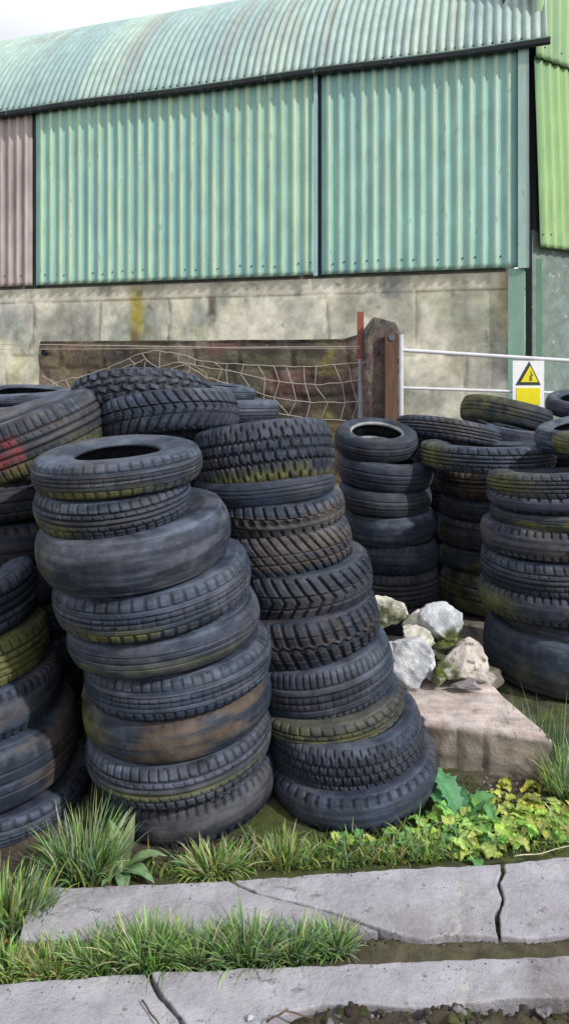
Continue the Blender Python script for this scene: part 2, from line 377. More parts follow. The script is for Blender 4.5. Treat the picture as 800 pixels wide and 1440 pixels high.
tyre('mud-brown tyre with ochre patch at left, third from bottom of the tall front stack', 252, 264, 2.83, 1022, 1086, 5, 3, 'bald', gA, dust=.3, mud=1.0, moss=.8, ma=-160, mw=28, mz=(.1, .7), crown=.02)
tyre('tyre with toothed shoulder and yellow line, second from bottom of the tall front stack', 254, 265, 2.84, 1084, 1146, 5, 2, 'ribs', gA, dust=.5, moss=.5, mz=(-.2, .2), n=64)
tyre('purple-grey ribbed bottom tyre of the tall front stack, standing in grass', 268, 240, 2.85, 1144, 1204, 6, 1, 'notch', gA, dust=.35, mud=.4, n=58, gd=.007)
gB = 'tyres in the leaning centre stack'
tyre('big block-tread tyre with mossy green lower shoulder on top of the leaning centre stack', 371, 204, 3.25, 590, 680, 6, -11, 'blocks', gB, moss=1.0, mz=(-.95, .38), ma=-80, mw=80, dust=.3, gd=.012, n=40)
tyre('smooth indigo tyre without tread blocks, second from top of the leaning centre stack', 372, 200, 3.22, 676, 714, 3, -3, 'smooth', gB, blue=1.0, dust=.2)
tyre('brown tyre with a row of round studs, third from top of the leaning centre stack', 388, 198, 3.20, 712, 760, 4, 0, 'stud', gB, mud=.6, dust=.5, n=42, gd=.011)
tyre('brown tyre with slanting finger-like lugs, fourth from top of the leaning centre stack', 394, 202, 3.19, 757, 818, 5, 0, 'diag', gB, mud=.7, dust=.35, n=44, gd=.012)
tyre('black tyre with coarse slanted block tread, fifth from top of the leaning centre stack', 420, 208, 3.16, 814, 884, 6, 1, 'chevron', gB, dust=.25, lum=.8, n=38, gd=.013)
tyre('black tyre with deep dirty angled lugs, fifth from bottom of the leaning centre stack', 429, 212, 3.12, 880, 952, 7, 2, 'lug', gB, dust=.18, mud=.5, lum=.75, n=40, gd=.013)
tyre('tall blue-grey tyre with a finely sawn shoulder, fourth from bottom of the leaning centre stack', 450, 206, 3.07, 948, 1032, 9, 3, 'fine', gB, dust=.4, blue=.95, n=66)
tyre('thin moss-brown tyre squeezed above the deep-lugged ones, third from bottom of the leaning centre stack', 464, 212, 3.01, 1028, 1066, 8, 3, 'ribs', gB, mud=.5, moss=.5, mz=(0, 1), dust=.25)
tyre('black tyre with toothed pale upper rim, second from bottom of the leaning centre stack', 484, 222, 2.96, 1060, 1132, 5, 2, 'blocks', gB, dust=.3, lum=.75, n=58)
tyre('wide violet-grey bottom tyre of the leaning centre stack beside the yellow-green leaves', 496, 244, 2.93, 1128, 1180, 5, 1, 'notch', gB, dust=.3, mud=.25)
gC = 'tyres in the stack cut by the left edge'
tyre('pale grey grooved tyre on top of the stack cut by the left edge', -72, 240, 2.85, 848, 934, 3, 3, 'ribs', gC, dust=.75)
tyre('olive moss-covered tyre with small tread blocks, in the stack cut by the left edge', -56, 242, 2.86, 932, 1004, 2, 3, 'ribs', gC, moss=1.2, mz=(0, 1.2), ma=-50, mw=90, mud=.4, dust=.2)
tyre('purplish tyre with finely cut shoulder, middle of the stack cut by the left edge', -40, 244, 2.86, 1002, 1078, 3, 3, 'notch', gC, dust=.4, mud=.4, n=60)
tyre('swollen brown tyre, second from bottom of the stack cut by the left edge', -22, 264, 2.87, 1076, 1172, 2, 2, 'smooth', gC, mud=.8, dust=.3)
tyre('grey-blue bottom tyre half hidden by grass in the stack cut by the left edge', -2, 258, 2.88, 1170, 1216, 1, 1, 'fine', gC, dust=.4)
gL = 'tyres heaped in the upper left'
tyre('large tipped tyre with crimson paint smears and brown tread, at the left edge', 34, 232, 3.22, 604, 688, 17, 8, 'ribs', gL, red=1, mud=.5, moss=.9, mz=(-.9, .45), ma=-60, mw=60, dust=.4, n=70, gd=.008)
tyre('dull grey tyre lying flat behind the red-smeared tyre, the upper one', 38, 140, 4.1, 556, 574, -1, 4, 'smooth', gL, dust=.7, far=True)
tyre('grey tyre lying flat behind the red-smeared tyre, the lower and wider one', 0, 185, 3.95, 575, 602, 0, 4, 'smooth', gL, dust=.75, far=True)
tyre('near-black tyre with knobbly round tread pads, arched highest in the back left heap', 201, 206, 3.55, 513, 566, 3, -16, 'knob', gL, dust=.35, blue=.6, n=36, gd=.014)
tyre('dark ribbed tyre tilted upward to the right, lying under the knobbly-pad tyre', 238, 200, 3.4, 548, 608, 7, -9, 'chevron', gL, dust=.35, n=44, gd=.011)
tyre('small far tyre showing pale sidewall just right of the tilted ribbed tyre, the upper one', 300, 124, 4.5, 544, 562, -3, 0, 'smooth', gL, dust=.6, far=True)
tyre('small far tyre with pale sidewall peeping above the big block-tread tyre', 328, 132, 4.45, 563, 596, -4, 0, 'smooth', gL, dust=.7, far=True)
def column(desc, cx, w, D, y0, seed, drift=0, dy=58, group=None, **k):
    """shadowed supporting tyres behind, from y0 down to the ground"""
    R = w/2/F*D; yg = HY+EYE/(D-R)*F; n = max(1, round((yg-y0)/dy)); rr = random.Random(seed)
    ords = ['uppermost', 'second', 'third', 'fourth', 'fifth', 'sixth', 'seventh', 'eighth', 'ninth', 'tenth']
    for i in range(n):
        lab = ('uppermost dark tyre in ' if i == 0 else ords[i]+' dark tyre from the top in ' if i < n-1 else 'bottom dark tyre in ')+desc
        tyre(lab, cx+drift*i+rr.uniform(-5, 5), w*rr.uniform(.95, 1.03), D, y0+(yg-y0)*i/n, y0+(yg-y0)*(i+1)/n, rr.uniform(-1, 2.5), 0,
             rr.choice(['ribs', 'smooth', 'fine', 'notch', 'blocks']), group, far=True, dust=rr.uniform(.05, .3), mud=rr.choice([0, .4, .6]), lum=.8, **k)
column('the shadowed column under the red-smeared tyre', -8, 226, 3.22, 684, 1, drift=3, group='tyres in the shadowed left column')
column('the shadowed column behind the tall front stack', 225, 195, 3.5, 604, 2, drift=2, group='tyres in the column behind the tall front stack')
column('the far column behind the leaning centre stack', 330, 130, 4.5, 598, 3, group='tyres in the far column behind the centre')
gE = 'tyres in the far stack right of centre'
tyre('tyre with a pale-lipped round hole, topmost of the far stack behind the centre', 529, 119, 4.75, 623, 656, -2, 13, 'smooth', gE, far=True, rim=1, dust=.15, lum=.8)
tyre('blue-black grooved tyre, just under the one with the pale-lipped hole', 542, 134, 4.75, 656, 696, -2, 4, 'smooth', gE, far=True, dust=.2, gd=.013)
tyre('plain slate-blue tyre, third down in the far stack behind the centre', 540, 134, 4.75, 695, 731, -1, 3, 'smooth', gE, far=True, dust=.25, blue=.9)
tyre('smooth dusty blue-grey tyre, fourth down in the far stack behind the centre', 547, 132, 4.75, 730, 773, 0, 2, 'bald', gE, far=True, dust=.45, blue=.6)
tyre('dark tyre with small shoulder notches, second-lowest showing in the far stack behind the centre', 552, 128, 4.75, 772, 814, 0, 1, 'notch', gE, far=True, dust=.2, n=40)
tyre('ribbed grey tyre directly above the pale boulder, in the far stack behind the centre', 554, 128, 4.75, 813, 860, 0, 0, 'ribs', gE, far=True, dust=.25, mud=.3)
tyre('lowest dark tyre behind the boulders, in the far stack behind the centre', 556, 130, 4.75, 859, 898, 0, 0, 'smooth', gE, far=True, dust=.1)
gF = 'tyres in the far stack left of the right-hand stack'
tyre('rust-brown tyre under the wide flat ribbed one, top of the narrow far stack', 678, 136, 4.95, 666, 706, 0, 0, 'ribs', gF, far=True, mud=1.0, dust=.1)
tyre('dark purple-grey tyre, second in the narrow far stack', 683, 134, 4.95, 706, 738, -1, 0, 'smooth', gF, far=True, dust=.2)
tyre('brownish tyre with fine shoulder cuts, third in the narrow far stack', 682, 138, 4.95, 738, 779, 0, 0, 'fine', gF, far=True, dust=.3, mud=.5)
tyre('grey-green bald tyre, fourth in the narrow far stack', 684, 133, 4.95, 779, 813, 0, 0, 'bald', gF, far=True, dust=.45, moss=.5, mz=(0, 1))
tyre('yellow-mossed bottom tyre of the narrow far stack', 686, 134, 4.95, 813, 872, 0, 0, 'smooth', gF, far=True, moss=.9, mz=(0, 1), ma=-130, dust=.2)
gH = 'tyres heaped along the gate'
tyre('long ribbed brown-grey tyre tipped down to the right, lying below the gate', 629, 150, 5.1, 590, 622, -8, -7, 'ribs', gH, far=True, mud=.5, dust=.45, gd=.012)
tyre('dark green mossy tyre tipped down to the right, right under the warning sign', 711, 128, 5.5, 562, 598, -12, -8, 'smooth', gH, far=True, moss=.8, ma=-140, mw=40, mz=(.2, 1), lum=.9, dust=.1, gd=.014)
tyre('wide blue-grey ribbed tyre lying flat across the far stacks, green at its left end', 684, 190, 4.6, 630, 668, -1, -3, 'ribs', gH, dust=.45, moss=.8, ma=-165, mw=25, mz=(0, 1), gd=.01)
tyre('small grey tyre end poking out above the wide flat ribbed tyre', 640, 108, 5.05, 607, 630, -4, -2, 'smooth', gH, far=True, dust=.45)
tyre('plain brown-grey tyre wedged between the mossy dark green tyre and the wide flat one', 732, 110, 5.2, 608, 640, -8, 0, 'bald', gH, far=True, dust=.5, mud=.4)
tyre('grey arched tyre with a bright notched edge near the right border', 822, 138, 4.3, 606, 640, 10, 4, 'notch', gH, far=True, dust=.85)
tyre('yellow-green mossy ribbed tyre cut by the right border above the right-hand stack', 876, 190, 3.95, 622, 655, 0, 0, 'smooth', gH, far=True, moss=1.3, ma=-150, mw=60, mz=(0, 2), gd=.014)
tyre('far tyre showing a dark round hole beside the warning sign', 818, 100, 5.5, 572, 596, 0, 12, 'smooth', gH, far=True, dust=.35)
column('the hidden column below the gate-side heap', 634, 128, 5.25, 628, 4, dy=44, group='tyres in the column below the gate-side heap')
column('the hidden column below the warning sign', 735, 128, 5.6, 606, 5, dy=44, group='tyres in the column below the warning sign')
column('the hidden column at the far right', 838, 150, 4.75, 642, 6, dy=48, group='tyres in the column at the far right')
gG = 'tyres in the right-hand stack'
tyre('dark tyre with green left shoulder on top of the right-hand stack', 784, 200, 3.95, 664, 702, 2, -7, 'ribs', gG, moss=.8, ma=-165, mw=30, mz=(0, 1), dust=.25)
tyre('thin pale-shouldered tyre, second in the right-hand stack', 784, 199, 3.93, 702, 726, 2, -1, 'notch', gG, dust=.5, blue=.5)
tyre('thin tyre with a bright yellow-green mossy band, third in the right-hand stack', 790, 200, 3.93, 726, 752, 2, -1, 'smooth', gG, moss=1.4, ma=-105, mw=35, mz=(-.1, .6), dust=.2, gd=.012)
tyre('brown ribbed tyre with gleaming pale upper notches, fourth in the right-hand stack', 779, 204, 3.93, 752, 797, 2, 0, 'notch', gG, mud=.6, dust=.6, n=58)
tyre('grey-violet grooved tyre, fifth in the right-hand stack', 780, 206, 3.93, 797, 848, 2, 0, 'ribs', gG, dust=.45, mud=.2)
tyre('tyre with toothed shoulder and green-tinged left side, sixth in the right-hand stack', 778, 208, 3.93, 847, 891, 1, 0, 'notch', gG, dust=.3, moss=.8, ma=-160, mw=30, mz=(-.2, .8), n=60)
tyre('thin olive-edged tyre sunk into the fat bald bottom one, in the right-hand stack', 800, 192, 3.93, 890, 922, -1, 2, 'bald', gG, moss=.6, mz=(-.6, .4), ma=-120, dust=.2)
tyre('very fat smooth bald grey tyre at the bottom of the right-hand stack', 786, 208, 3.93, 916, 996, -2, 1, 'bald', gG, dust=.3, moss=.25, mz=(-.5, .6), crown=.04, gd=.003)

# ---------------------------------------------------------------- barn
BX = Vector((3.06, 9, 0)); ang = -math.atan2(.32, .9475)
barn = thing('barn', 'green corrugated steel barn with curved roof and stained block base', 'barn', BX)
barn.rotation_euler = (0, 0, ang)
Rr = 4.33; T0 = math.radians(68); EZ = 5.72
def corr_sheet(name, x0, x1, z0, z1, pitch, y, m, cflat, crib, rh=.024, fr_=(.30, .14, .22, .14), skew=None, seed=0, sine=False, screws=True, nz=40, warp=.004, parent=barn):
    xs = [x0]; kind = [0]
    k = x0+.03
    if sine:
        xs = list(np.linspace(x0, x1, int((x1-x0)/pitch*8)))
        kind = [(.5-.5*math.cos(2*PI*(x-x0)/pitch)) for x in xs]
    else:
        while k+pitch < x1:
            for f, kk in ((.22, 0), (.36, 1), (.58, 1), (.72, 0)):
                xs.append(k+f*pitch); kind.append(kk)
            k += pitch
        xs.append(x1); kind.append(0)
    xs = np.array(xs); kind = np.array(kind, float); zsamp = np.linspace(z0, z1, nz)
    XX, ZZ = np.meshgrid(xs, zsamp, indexing='ij'); KK = np.repeat(kind[:, None], nz, 1)
    YY = y-rh*KK-warp*2*(fbm(XX*.9, ZZ*.7, 0*XX, seed)-.5)*2
    ZZ2 = ZZ+(.008*(fbm(XX*7, 0*XX, 0*XX, seed+9)-.5))*(ZZ < z0+.1)
    if skew is not None: XX = XX+skew(XX, ZZ)
    nse = fbm(XX*1.2, ZZ*.5, 0*XX, seed+1); ns2 = fbm(XX*9, ZZ*.8, 0*XX, seed+2); ns3 = fbm(XX*4, ZZ*4, 0*XX, seed+6)
    c = mixc(np.broadcast_to(np.array(cflat[0]), XX.shape+(3,)), np.array(cflat[1]), sstep(.35, .65, nse))
    c = mixc(c, np.array(cflat[2]), .5*sstep(.5, .75, ns2)); c = c*(.85+.3*ns3)[..., None]
    c = mixc(c, np.array(crib), KK*(.62+.38*sstep(.3, .6, ns2)))  # rib crowns painted paler: sun highlights and faded paint put into the colour
    edge = sstep(z0+.10, z0, ZZ)*sstep(.4, .6, ns3); c = mixc(c, np.array([.16, .12, .09]), edge*.4)
    V = np.stack([XX, YY, ZZ2], -1).reshape(-1, 3); Fc = grid_faces(*XX.shape); cc = c.reshape(-1, 3)
    o = obj(name, mesh(name, V, Fc, cc, False), m, parent)
    s = o.modifiers.new('thick', 'SOLIDIFY'); s.thickness = .005; s.offset = 0
    if screws:
        mb = MB(); rr = random.Random(seed)
        for i in range(1, len(xs)-1):
            if not sine and kind[i] == 0 and kind[i-1] == 1 and rr.random() < .55:
                for zz in (z0+.16+rr.uniform(-.02, .02),):
                    xx = xs[i]+.02
                    mb.tube([(xx, y-.001, zz), (xx, y-.012, zz)], .011, 8, (.06, .07, .07))
        if mb.v: mb.build('screws', M['paint'], o)
    return o
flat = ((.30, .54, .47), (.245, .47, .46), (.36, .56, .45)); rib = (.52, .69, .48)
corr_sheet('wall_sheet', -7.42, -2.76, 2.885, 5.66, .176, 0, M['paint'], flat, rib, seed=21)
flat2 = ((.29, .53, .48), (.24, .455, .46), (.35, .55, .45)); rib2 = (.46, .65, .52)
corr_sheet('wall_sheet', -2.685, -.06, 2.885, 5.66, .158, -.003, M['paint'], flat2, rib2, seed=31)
pink = ((.40, .33, .32), (.30, .24, .24), (.46, .41, .40))
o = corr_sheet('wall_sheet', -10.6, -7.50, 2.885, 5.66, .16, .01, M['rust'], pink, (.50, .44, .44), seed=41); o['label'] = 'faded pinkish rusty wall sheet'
# flashings and posts
mb = MB(); mb.box((-2.79, -.045, 2.87), (-2.735, -.03, 5.66), (.36, .52, .56)); mb.build('flashing', M['paint'], barn)
mb = MB(); mb.box((-.10, -.06, 2.87), (-.0, -.035, 5.66), (.36, .52, .46)); mb.box((-.0, -.06, 2.87), (.03, .05, 5.66), (.30, .36, .42)); mb.build('flashing', M['paint'], barn)
mb = MB(); mb.box((-2.74, .02, 2.86), (-2.67, .06, 5.66), (.03, .04, .05)); mb.build('frame_post', M['rust'], barn)
mb = MB(); mb.box((-7.50, .02, 2.86), (-7.40, .06, 5.66), (.03, .04, .05)); mb.build('frame_post', M['rust'], barn)
mb = MB(); mb.box((-.22, -.02, 0), (-.02, .10, 2.868), (.22, .38, .31)); mb.build('corner_post', M['paint'], barn)
mb = MB(); mb.box((.12, .12, 0), (.19, .22, 3.0), (.15, .30, .22)); mb.build('corner_post', M['paint'], barn)
# roof
xs = np.arange(-13, .26, .01475); tt = np.linspace(-T0-.02, T0, 46); XX, TT = np.meshgrid(xs, tt, indexing='ij')
corr = .017*np.cos(2*PI*XX/.118)
rr_ = Rr+corr+.02*(fbm(XX*.6, TT*3, 0*XX, 51)-.5)
YY = Rr*math.sin(T0)-.06+rr_*np.sin(TT); ZZ = EZ-Rr*math.cos(T0)+rr_*np.cos(TT)
ns = fbm(XX*6.76, TT*1.2, 0*XX, 52); ns2 = fbm(XX*1.1, TT*1.5, 0*XX, 53); ns3 = fbm(XX*8, TT*30, 0*XX, 55)
sheet = vnoise(np.floor(XX/.74), np.floor((TT+2)*1.6), 0*XX, 54)
c = mixc(np.broadcast_to(np.array([.32, .44, .42]), XX.shape+(3,)), np.array([.25, .37, .38]), sstep(.35, .65, ns2))
c = mixc(c, np.array([.38, .50, .42]), .6*sstep(.5, .8, sheet))
c = mixc(c, np.array([.24, .21, .18]), .55*sstep(.46, .66, ns)*sstep(.2, .6, sheet+.3*ns2)*(corr < .005)*sstep(-1.25, -.95, TT))
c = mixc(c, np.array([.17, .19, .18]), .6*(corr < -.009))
c = c*(.88+.24*ns3)[..., None]
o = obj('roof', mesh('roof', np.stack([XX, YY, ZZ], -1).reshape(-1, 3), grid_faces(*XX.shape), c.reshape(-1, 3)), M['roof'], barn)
s = o.modifiers.new('thick', 'SOLIDIFY'); s.thickness = .008; s.offset = 0
# gutter
mb = MB(); gp = [(-.125, .02), (-.125, .0), (-.12, -.05), (-.10, -.07), (-.075, -.07), (-.05, -.05), (-.045, .02)]
V = []; 
for x in np.linspace(-13, .28, 60):
    dz = .012*math.sin(x*1.7)
    for yy, zz in gp: V.append((x, yy-.02, EZ-.03+zz+dz))
k = len(gp); Fc = [(i*k+j, (i+1)*k+j, (i+1)*k+j+1, i*k+j+1) for i in range(59) for j in range(k-1)]
Fc += [tuple(range(k)), tuple(59*k+j for j in range(k))]
cc = np.array([(.24, .40, .33) if j < 1 else (.022, .027, .033) for i in range(60) for j in range(k)])
mb.add(V, Fc, cc); o = mb.build('gutter', M['paint'], barn)
s = o.modifiers.new('thick', 'SOLIDIFY'); s.thickness = .004; s.offset = 1
mb = MB(); mb.box((-13, -.03, 5.67), (.02, .04, 5.78), (.04, .045, .05)); mb.build('fascia', M['rust'], barn)
# stained block wall
xs = np.arange(-13, -.0, .03); zs = np.arange(0, 2.86, .022)
XX, ZZ = np.meshgrid(xs, zs, indexing='ij')
bw, bh = 1.22, .86
rowi = np.floor((2.62-ZZ)/bh); off = np.where(rowi % 2 == 0, .0, bw*.45)
u = (XX+7.50+off+.06*(vnoise(XX*3, ZZ*3, 0*XX, 65)-.5))/bw; bi = np.floor(u); fx = np.minimum(u-bi, 1-(u-bi))*bw; vz = (2.62-ZZ)/bh; fz = np.minimum(vz-np.floor(vz), 1-(vz-np.floor(vz)))*bh
top = ZZ > 2.62
joint = np.where(top, 0, np.maximum(sstep(.030, .010, fx), sstep(.030, .010, fz)))
n1 = fbm(XX*1.3, ZZ*1.3, 0*XX, 61); n2 = fbm(XX*5, ZZ*3, 0*XX, 62); n3 = fbm(XX*3.5, ZZ*.6, 0*XX, 63); hb = hash3(bi, rowi, 0*bi, 5); hb2 = hash3(bi, rowi, 0*bi, 8)
YY = .05+.005*joint+.012*(n2-.5)+.006*(hb-.5)*(~top)
base = mixc(np.broadcast_to(np.array([.58, .57, .48]), XX.shape+(3,)), np.array([.37, .40, .35]), np.clip(hb*1.2+.6*sstep(.4, .65, n1)-.4, 0, 1))
base = mixc(base, np.array([.62, .57, .44]), sstep(.52, .70, n2*.5+n1*.5)*.8)
base = mixc(base, np.array([.15, .17, .19]), .9*sstep(.55, .75, n3)*sstep(.4, .6, n2))
base = mixc(base, np.array([.30, .29, .33]), .5*sstep(.55, .75, hb2))
edge_ = sstep(.28, .03, np.minimum(fx, fz))*sstep(.35, .62, n1*.5+n3*.5); base = mixc(base, np.array([.70, .67, .56]), .6*edge_)
base = mixc(base, np.array([.60, .56, .45]), .8*sstep(2.50, 2.72, ZZ+.3*(n2-.5))*sstep(.3, .5, n2+.15))
base = mixc(base, np.array([.55, .52, .42]), .5*sstep(.10, .03, fx)*sstep(.45, .6, n2)*(~top))
def spot(x, z, sx, sz, colr, k):
    global base
    m = np.exp(-((XX-x)/sx)**4-((ZZ-z)/sz)**4)*sstep(.28, .5, n2); base = mixc(base, np.array(colr), np.clip(m*k, 0, 1))
def lx(px): q = (px-400)/1000; return (q*9-3.06)/(.9475+.32*q)
spot(lx(190), 2.42, .13, .42, (.36, .30, .05), .95); spot(lx(186), 2.0, .07, .2, (.15, .10, .05), .9)
spot(lx(296), 2.50, .07, .30, (.09, .065, .06), .95); spot(lx(293), 2.76, .10, .12, (.62, .58, .48), .9)
spot(lx(548), 2.68, .22, .17, (.17, .19, .23), .9); spot(lx(532), 2.70, .05, .25, (.60, .56, .46), .8); spot(lx(569), 2.70, .05, .25, (.55, .52, .46), .8)
spot(lx(712), 2.45, .10, .5, (.30, .19, .10), .6); spot(lx(650), 2.35, .7, .35, (.42, .40, .26), .5); spot(lx(620), 1.75, .45, .35, (.62, .57, .45), .85)
spot(lx(500), 2.35, .3, .3, (.30, .32, .25), .7); spot(lx(30), 1.5, .6, .45, (.66, .62, .42), .85); spot(lx(20), 2.4, .4, .3, (.38, .38, .42), .6)
spot(lx(240), 2.1, .5, .12, (.42, .42, .26), .6)
base = mixc(base, base*.5, joint*sstep(.15, .4, n2))
n4 = fbm(XX*2.6, ZZ*1.8, 0*XX, 67); base = mixc(base, np.array([.22, .22, .18]), .45*sstep(.52, .68, n4)); base = mixc(base, np.array([.70, .67, .56]), .85*sstep(.50, .38, n4)*sstep(.4, .6, n1+.1))
base = base*(1.02+.3*(n2-.5))[..., None]
obj('block_wall', mesh('block_wall', np.stack([XX, YY, ZZ], -1).reshape(-1, 3), grid_faces(*XX.shape), base.reshape(-1, 3)), M['block'], barn)
# dark interior backing, rear and end walls so the barn is closed
mb = MB(); W2 = 2*Rr*math.sin(T0)-.3
mb.box((-13, .09, 0), (-.25, .25, 5.6), (.22, .22, .2)); mb.build('inner_wall', M['block'], barn)
def arch_wall(name, x, m, colr, y0=.27):
    pts = [(x, y0, 0)]+[(x, y0, EZ-.05)]
    for t in np.linspace(-T0, T0, 24):
        yy = Rr*math.sin(T0)-.16+(Rr-.06)*math.sin(t); pts.append((x, max(y0+.001, yy), EZ-Rr*math.cos(T0)+(Rr-.06)*math.cos(t)))
    pts += [(x, W2, 0)]
    mb = MB(); mb.add(pts, [tuple(range(len(pts)))], colr); o = mb.build(name, m, barn)
    s = o.modifiers.new('thick', 'SOLIDIFY'); s.thickness = .05
arch_wall('end_wall', -.30, M['paint'], (.04, .05, .05)); arch_wall('end_wall', -12.8, M['paint'], (.2, .35, .3))  # right-hand end near-black: the gap's interior darkness is put into its colour
mb = MB(); mb.box((-13, W2, 0), (-.3, W2+.1, 5.6), (.2, .35, .3)); mb.build('rear_wall', M['paint'], barn)

# lime-green end sheeting on its own splayed frame
DE = Vector((.84, .54, 0)).normalized(); E0 = Vector((3.20, 9.12, 0))
annex = thing('barn_annex', 'lime green corrugated annex splayed off the right-hand barn corner over a grey wall', 'annex', E0)
annex.rotation_euler = (0, 0, math.atan2(DE.y, DE.x))
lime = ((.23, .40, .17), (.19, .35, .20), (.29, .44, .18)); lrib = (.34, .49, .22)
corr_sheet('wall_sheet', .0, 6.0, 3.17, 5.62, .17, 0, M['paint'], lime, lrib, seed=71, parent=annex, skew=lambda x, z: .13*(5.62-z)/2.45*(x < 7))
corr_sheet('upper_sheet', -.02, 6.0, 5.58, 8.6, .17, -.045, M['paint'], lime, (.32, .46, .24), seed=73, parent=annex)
mb = MB(); mb.box((.08, .09, 0), (6.1, .30, 3.4), (.17, .22, .20)); o = mb.build('base_wall', M['block'], annex)
mb = MB(); mb.box((.10, .08, 3.4), (6.1, .28, 8.5), (.04, .05, .05)); mb.box((-.05, .10, 0), (.05, .2, 5.6), (.03, .05, .045)); mb.build('backing', M['rust'], annex)  # near-black boxes put the darkness of the corner gap into their colour

# ---------------------------------------------------------------- low dark wall, wire fence, gate post, gate
lw = thing('low_wall', 'low dark brown mossy stone wall behind the drooping wire netting', 'wall', (.62, 7.55, .4)); 
A = Vector((-2.86, 8.30, 0)); B = Vector((.66, 7.2, 0)); d_ = (B-A); Lw = d_.length
lw.location = A; lw.rotation_euler = (0, 0, math.atan2(d_.y, d_.x))
xs = np.arange(0, Lw+.14, .022); zs = np.arange(0.3, 1.93, .022); XX, ZZ = np.meshgrid(xs, zs, indexing='ij')
r = np.floor(ZZ/.27); u = XX/.55+.5*(r % 2)+.4*hash3(r, 0*r, 0*r, 3)+.25*vnoise(XX*2, ZZ*3, 0*XX, 86); fx = fr(u)*.42; fz = fr(ZZ/.27)*.27
jt = np.maximum(sstep(.03, .008, fx), sstep(.03, .008, fz)); n1 = fbm(XX*2, ZZ*2, 0*XX, 81); n2 = fbm(XX*8, ZZ*8, 0*XX, 82); hb = hash3(np.floor(u), r, 0*r, 4)
YY = .010*jt-.05*(n2-.5)-.015*hb
c = mixc(np.broadcast_to(np.array([.105, .075, .062]), XX.shape+(3,)), np.array([.14, .075, .07]), sstep(.4, .7, hb)*.9)
c = mixc(c, np.array([.115, .115, .075]), sstep(.42, .6, n1)*.8); c = mixc(c, np.array([.22, .20, .17]), .5*sstep(.6, .75, n2))
c = mixc(c, np.array([.24, .22, .07]), .7*np.exp(-((XX-3.45)/.12)**2)*sstep(.35, .6, n2)); c = mixc(c, np.array([.20, .155, .10]), .7*np.exp(-((XX-.35)/.5)**2))
c = mixc(c, c*.5, jt*sstep(.4, .6, n2)); n3 = fbm(XX*1.6, ZZ*3, 0*XX, 85); c = mixc(c, np.array([.035, .03, .035]), .75*sstep(.5, .66, n3)); c = mixc(c, np.array([.24, .19, .17]), .5*sstep(.44, .32, n3))
topz = 1.93+.012*(fbm(xs*2, 0*xs, 0*xs, 83)-.5); rise = .05*sstep(Lw-.10, Lw+.14, xs)
ZZ = ZZ*(topz+rise)[:, None]/1.93
lw_f = obj('stone_face', mesh('stone_face', np.stack([XX, YY, ZZ], -1).reshape(-1, 3), grid_faces(*XX.shape), c.reshape(-1, 3)), M['stone'], lw)
mb = MB(); n = len(xs); V = []
for i, x in enumerate(xs):
    zt_ = (topz+rise)[i]-.022; V += [(x, .0+.0, zt_), (x, .35, zt_), (x, .35, .3)]
Fc = [(i*3+j, (i+1)*3+j, (i+1)*3+j+1, i*3+j+1) for i in range(n-1) for j in range(2)]
Fc += [(0, 1, 2), ((n-1)*3, (n-1)*3+1, (n-1)*3+2)]
mb.add(V, Fc, (.12, .10, .08)); mb.tube([(.10, -.06, 1.80), (.10, .02, 1.80)], .035, 14, (.012, .015, .025)); mb.build('core', M['stone'], lw)

fence = thing('wire_fence', 'sagging pale wire netting strung from a thin rust-red steel stake', 'wire fence', P(507, 800, 6.35))
FO = fence.location.copy(); FO.z = .42; fence.location = FO
mb = MB(); s0 = P(507, 438, 6.35)-FO; mb.box((-.022, -.015, 0), (.022, -.009, s0.z-.42), (.34, .36, .40)); mb.box((-.030, -.02, s0.z-.42), (.026, .012, s0.z), (.26, .075, .06)); mb.box((-.004, -.009, 0), (.004, .03, s0.z-.42), (.3, .3, .32))
mb.build('stake', M['wire'], fence)
s1 = P(-90, 480, 7.9); mb = MB(); mb.box((s1.x-FO.x-.03, s1.y-FO.y-.03, 0), (s1.x-FO.x+.03, s1.y-FO.y+.03, s1.z-FO.z+.1), (.24, .09, .07)); mb.build('stake', M['wire'], fence)
def FP(px, py):   # a point on the fence line at a photo-measured height
    t = (507-px)/(507+90.0); d = 6.35*7.9/(7.9*(1-t)+6.35*t); return P(px, py, d-.03)-FO
def wpath(mb, pts, r=.0035, sub=8, jit=2.0, seed=0):
    out = []; rr = random.Random(seed)
    for (a, b) in zip(pts, pts[1:]):
        for k in range(sub): out.append(FP(a[0]+(b[0]-a[0])*k/sub, a[1]+(b[1]-a[1])*k/sub+rr.uniform(-jit, jit)*.35))
    out.append(FP(*pts[-1])); mb.tube(out, r, 5, (.42, .37, .33))
mb = MB(); wpath(mb, [(-90, 484), (60, 484), (300, 488), (507, 487)], .004, jit=.8); wpath(mb, [(-90, 490), (60, 491), (300, 489), (507, 490)], .003, jit=.8, seed=1); mb.build('strand_wire', M['wire'], fence)
mb = MB()
rows = [[(60, 545), (85, 535), (110, 530), (150, 518), (190, 500), (215, 492), (250, 497), (285, 508), (330, 511), (400, 515), (450, 514), (507, 510)],
        [(60, 527), (78, 540), (95, 552), (120, 533), (150, 526), (185, 512), (205, 505), (222, 517), (250, 508), (285, 515), (320, 520), (400, 538), (450, 541), (507, 534)],
        [(95, 552), (130, 540), (180, 528), (230, 522), (262, 512), (290, 530), (330, 542), (390, 560), (440, 566), (480, 566), (515, 564)],
        [(120, 572), (200, 556), (280, 548), (330, 566), (390, 582), (450, 590), (507, 592)]]
for i, r_ in enumerate(rows): wpath(mb, r_, .0035, 4, 3, i+5)
def yat(row, x):
    for a, b in zip(row, row[1:]):
        if a[0] <= x <= b[0]: return a[1]+(b[1]-a[1])*(x-a[0])/(b[0]-a[0])
    return row[0][1] if x < row[0][0] else row[-1][1]
rr = random.Random(5); x = 66
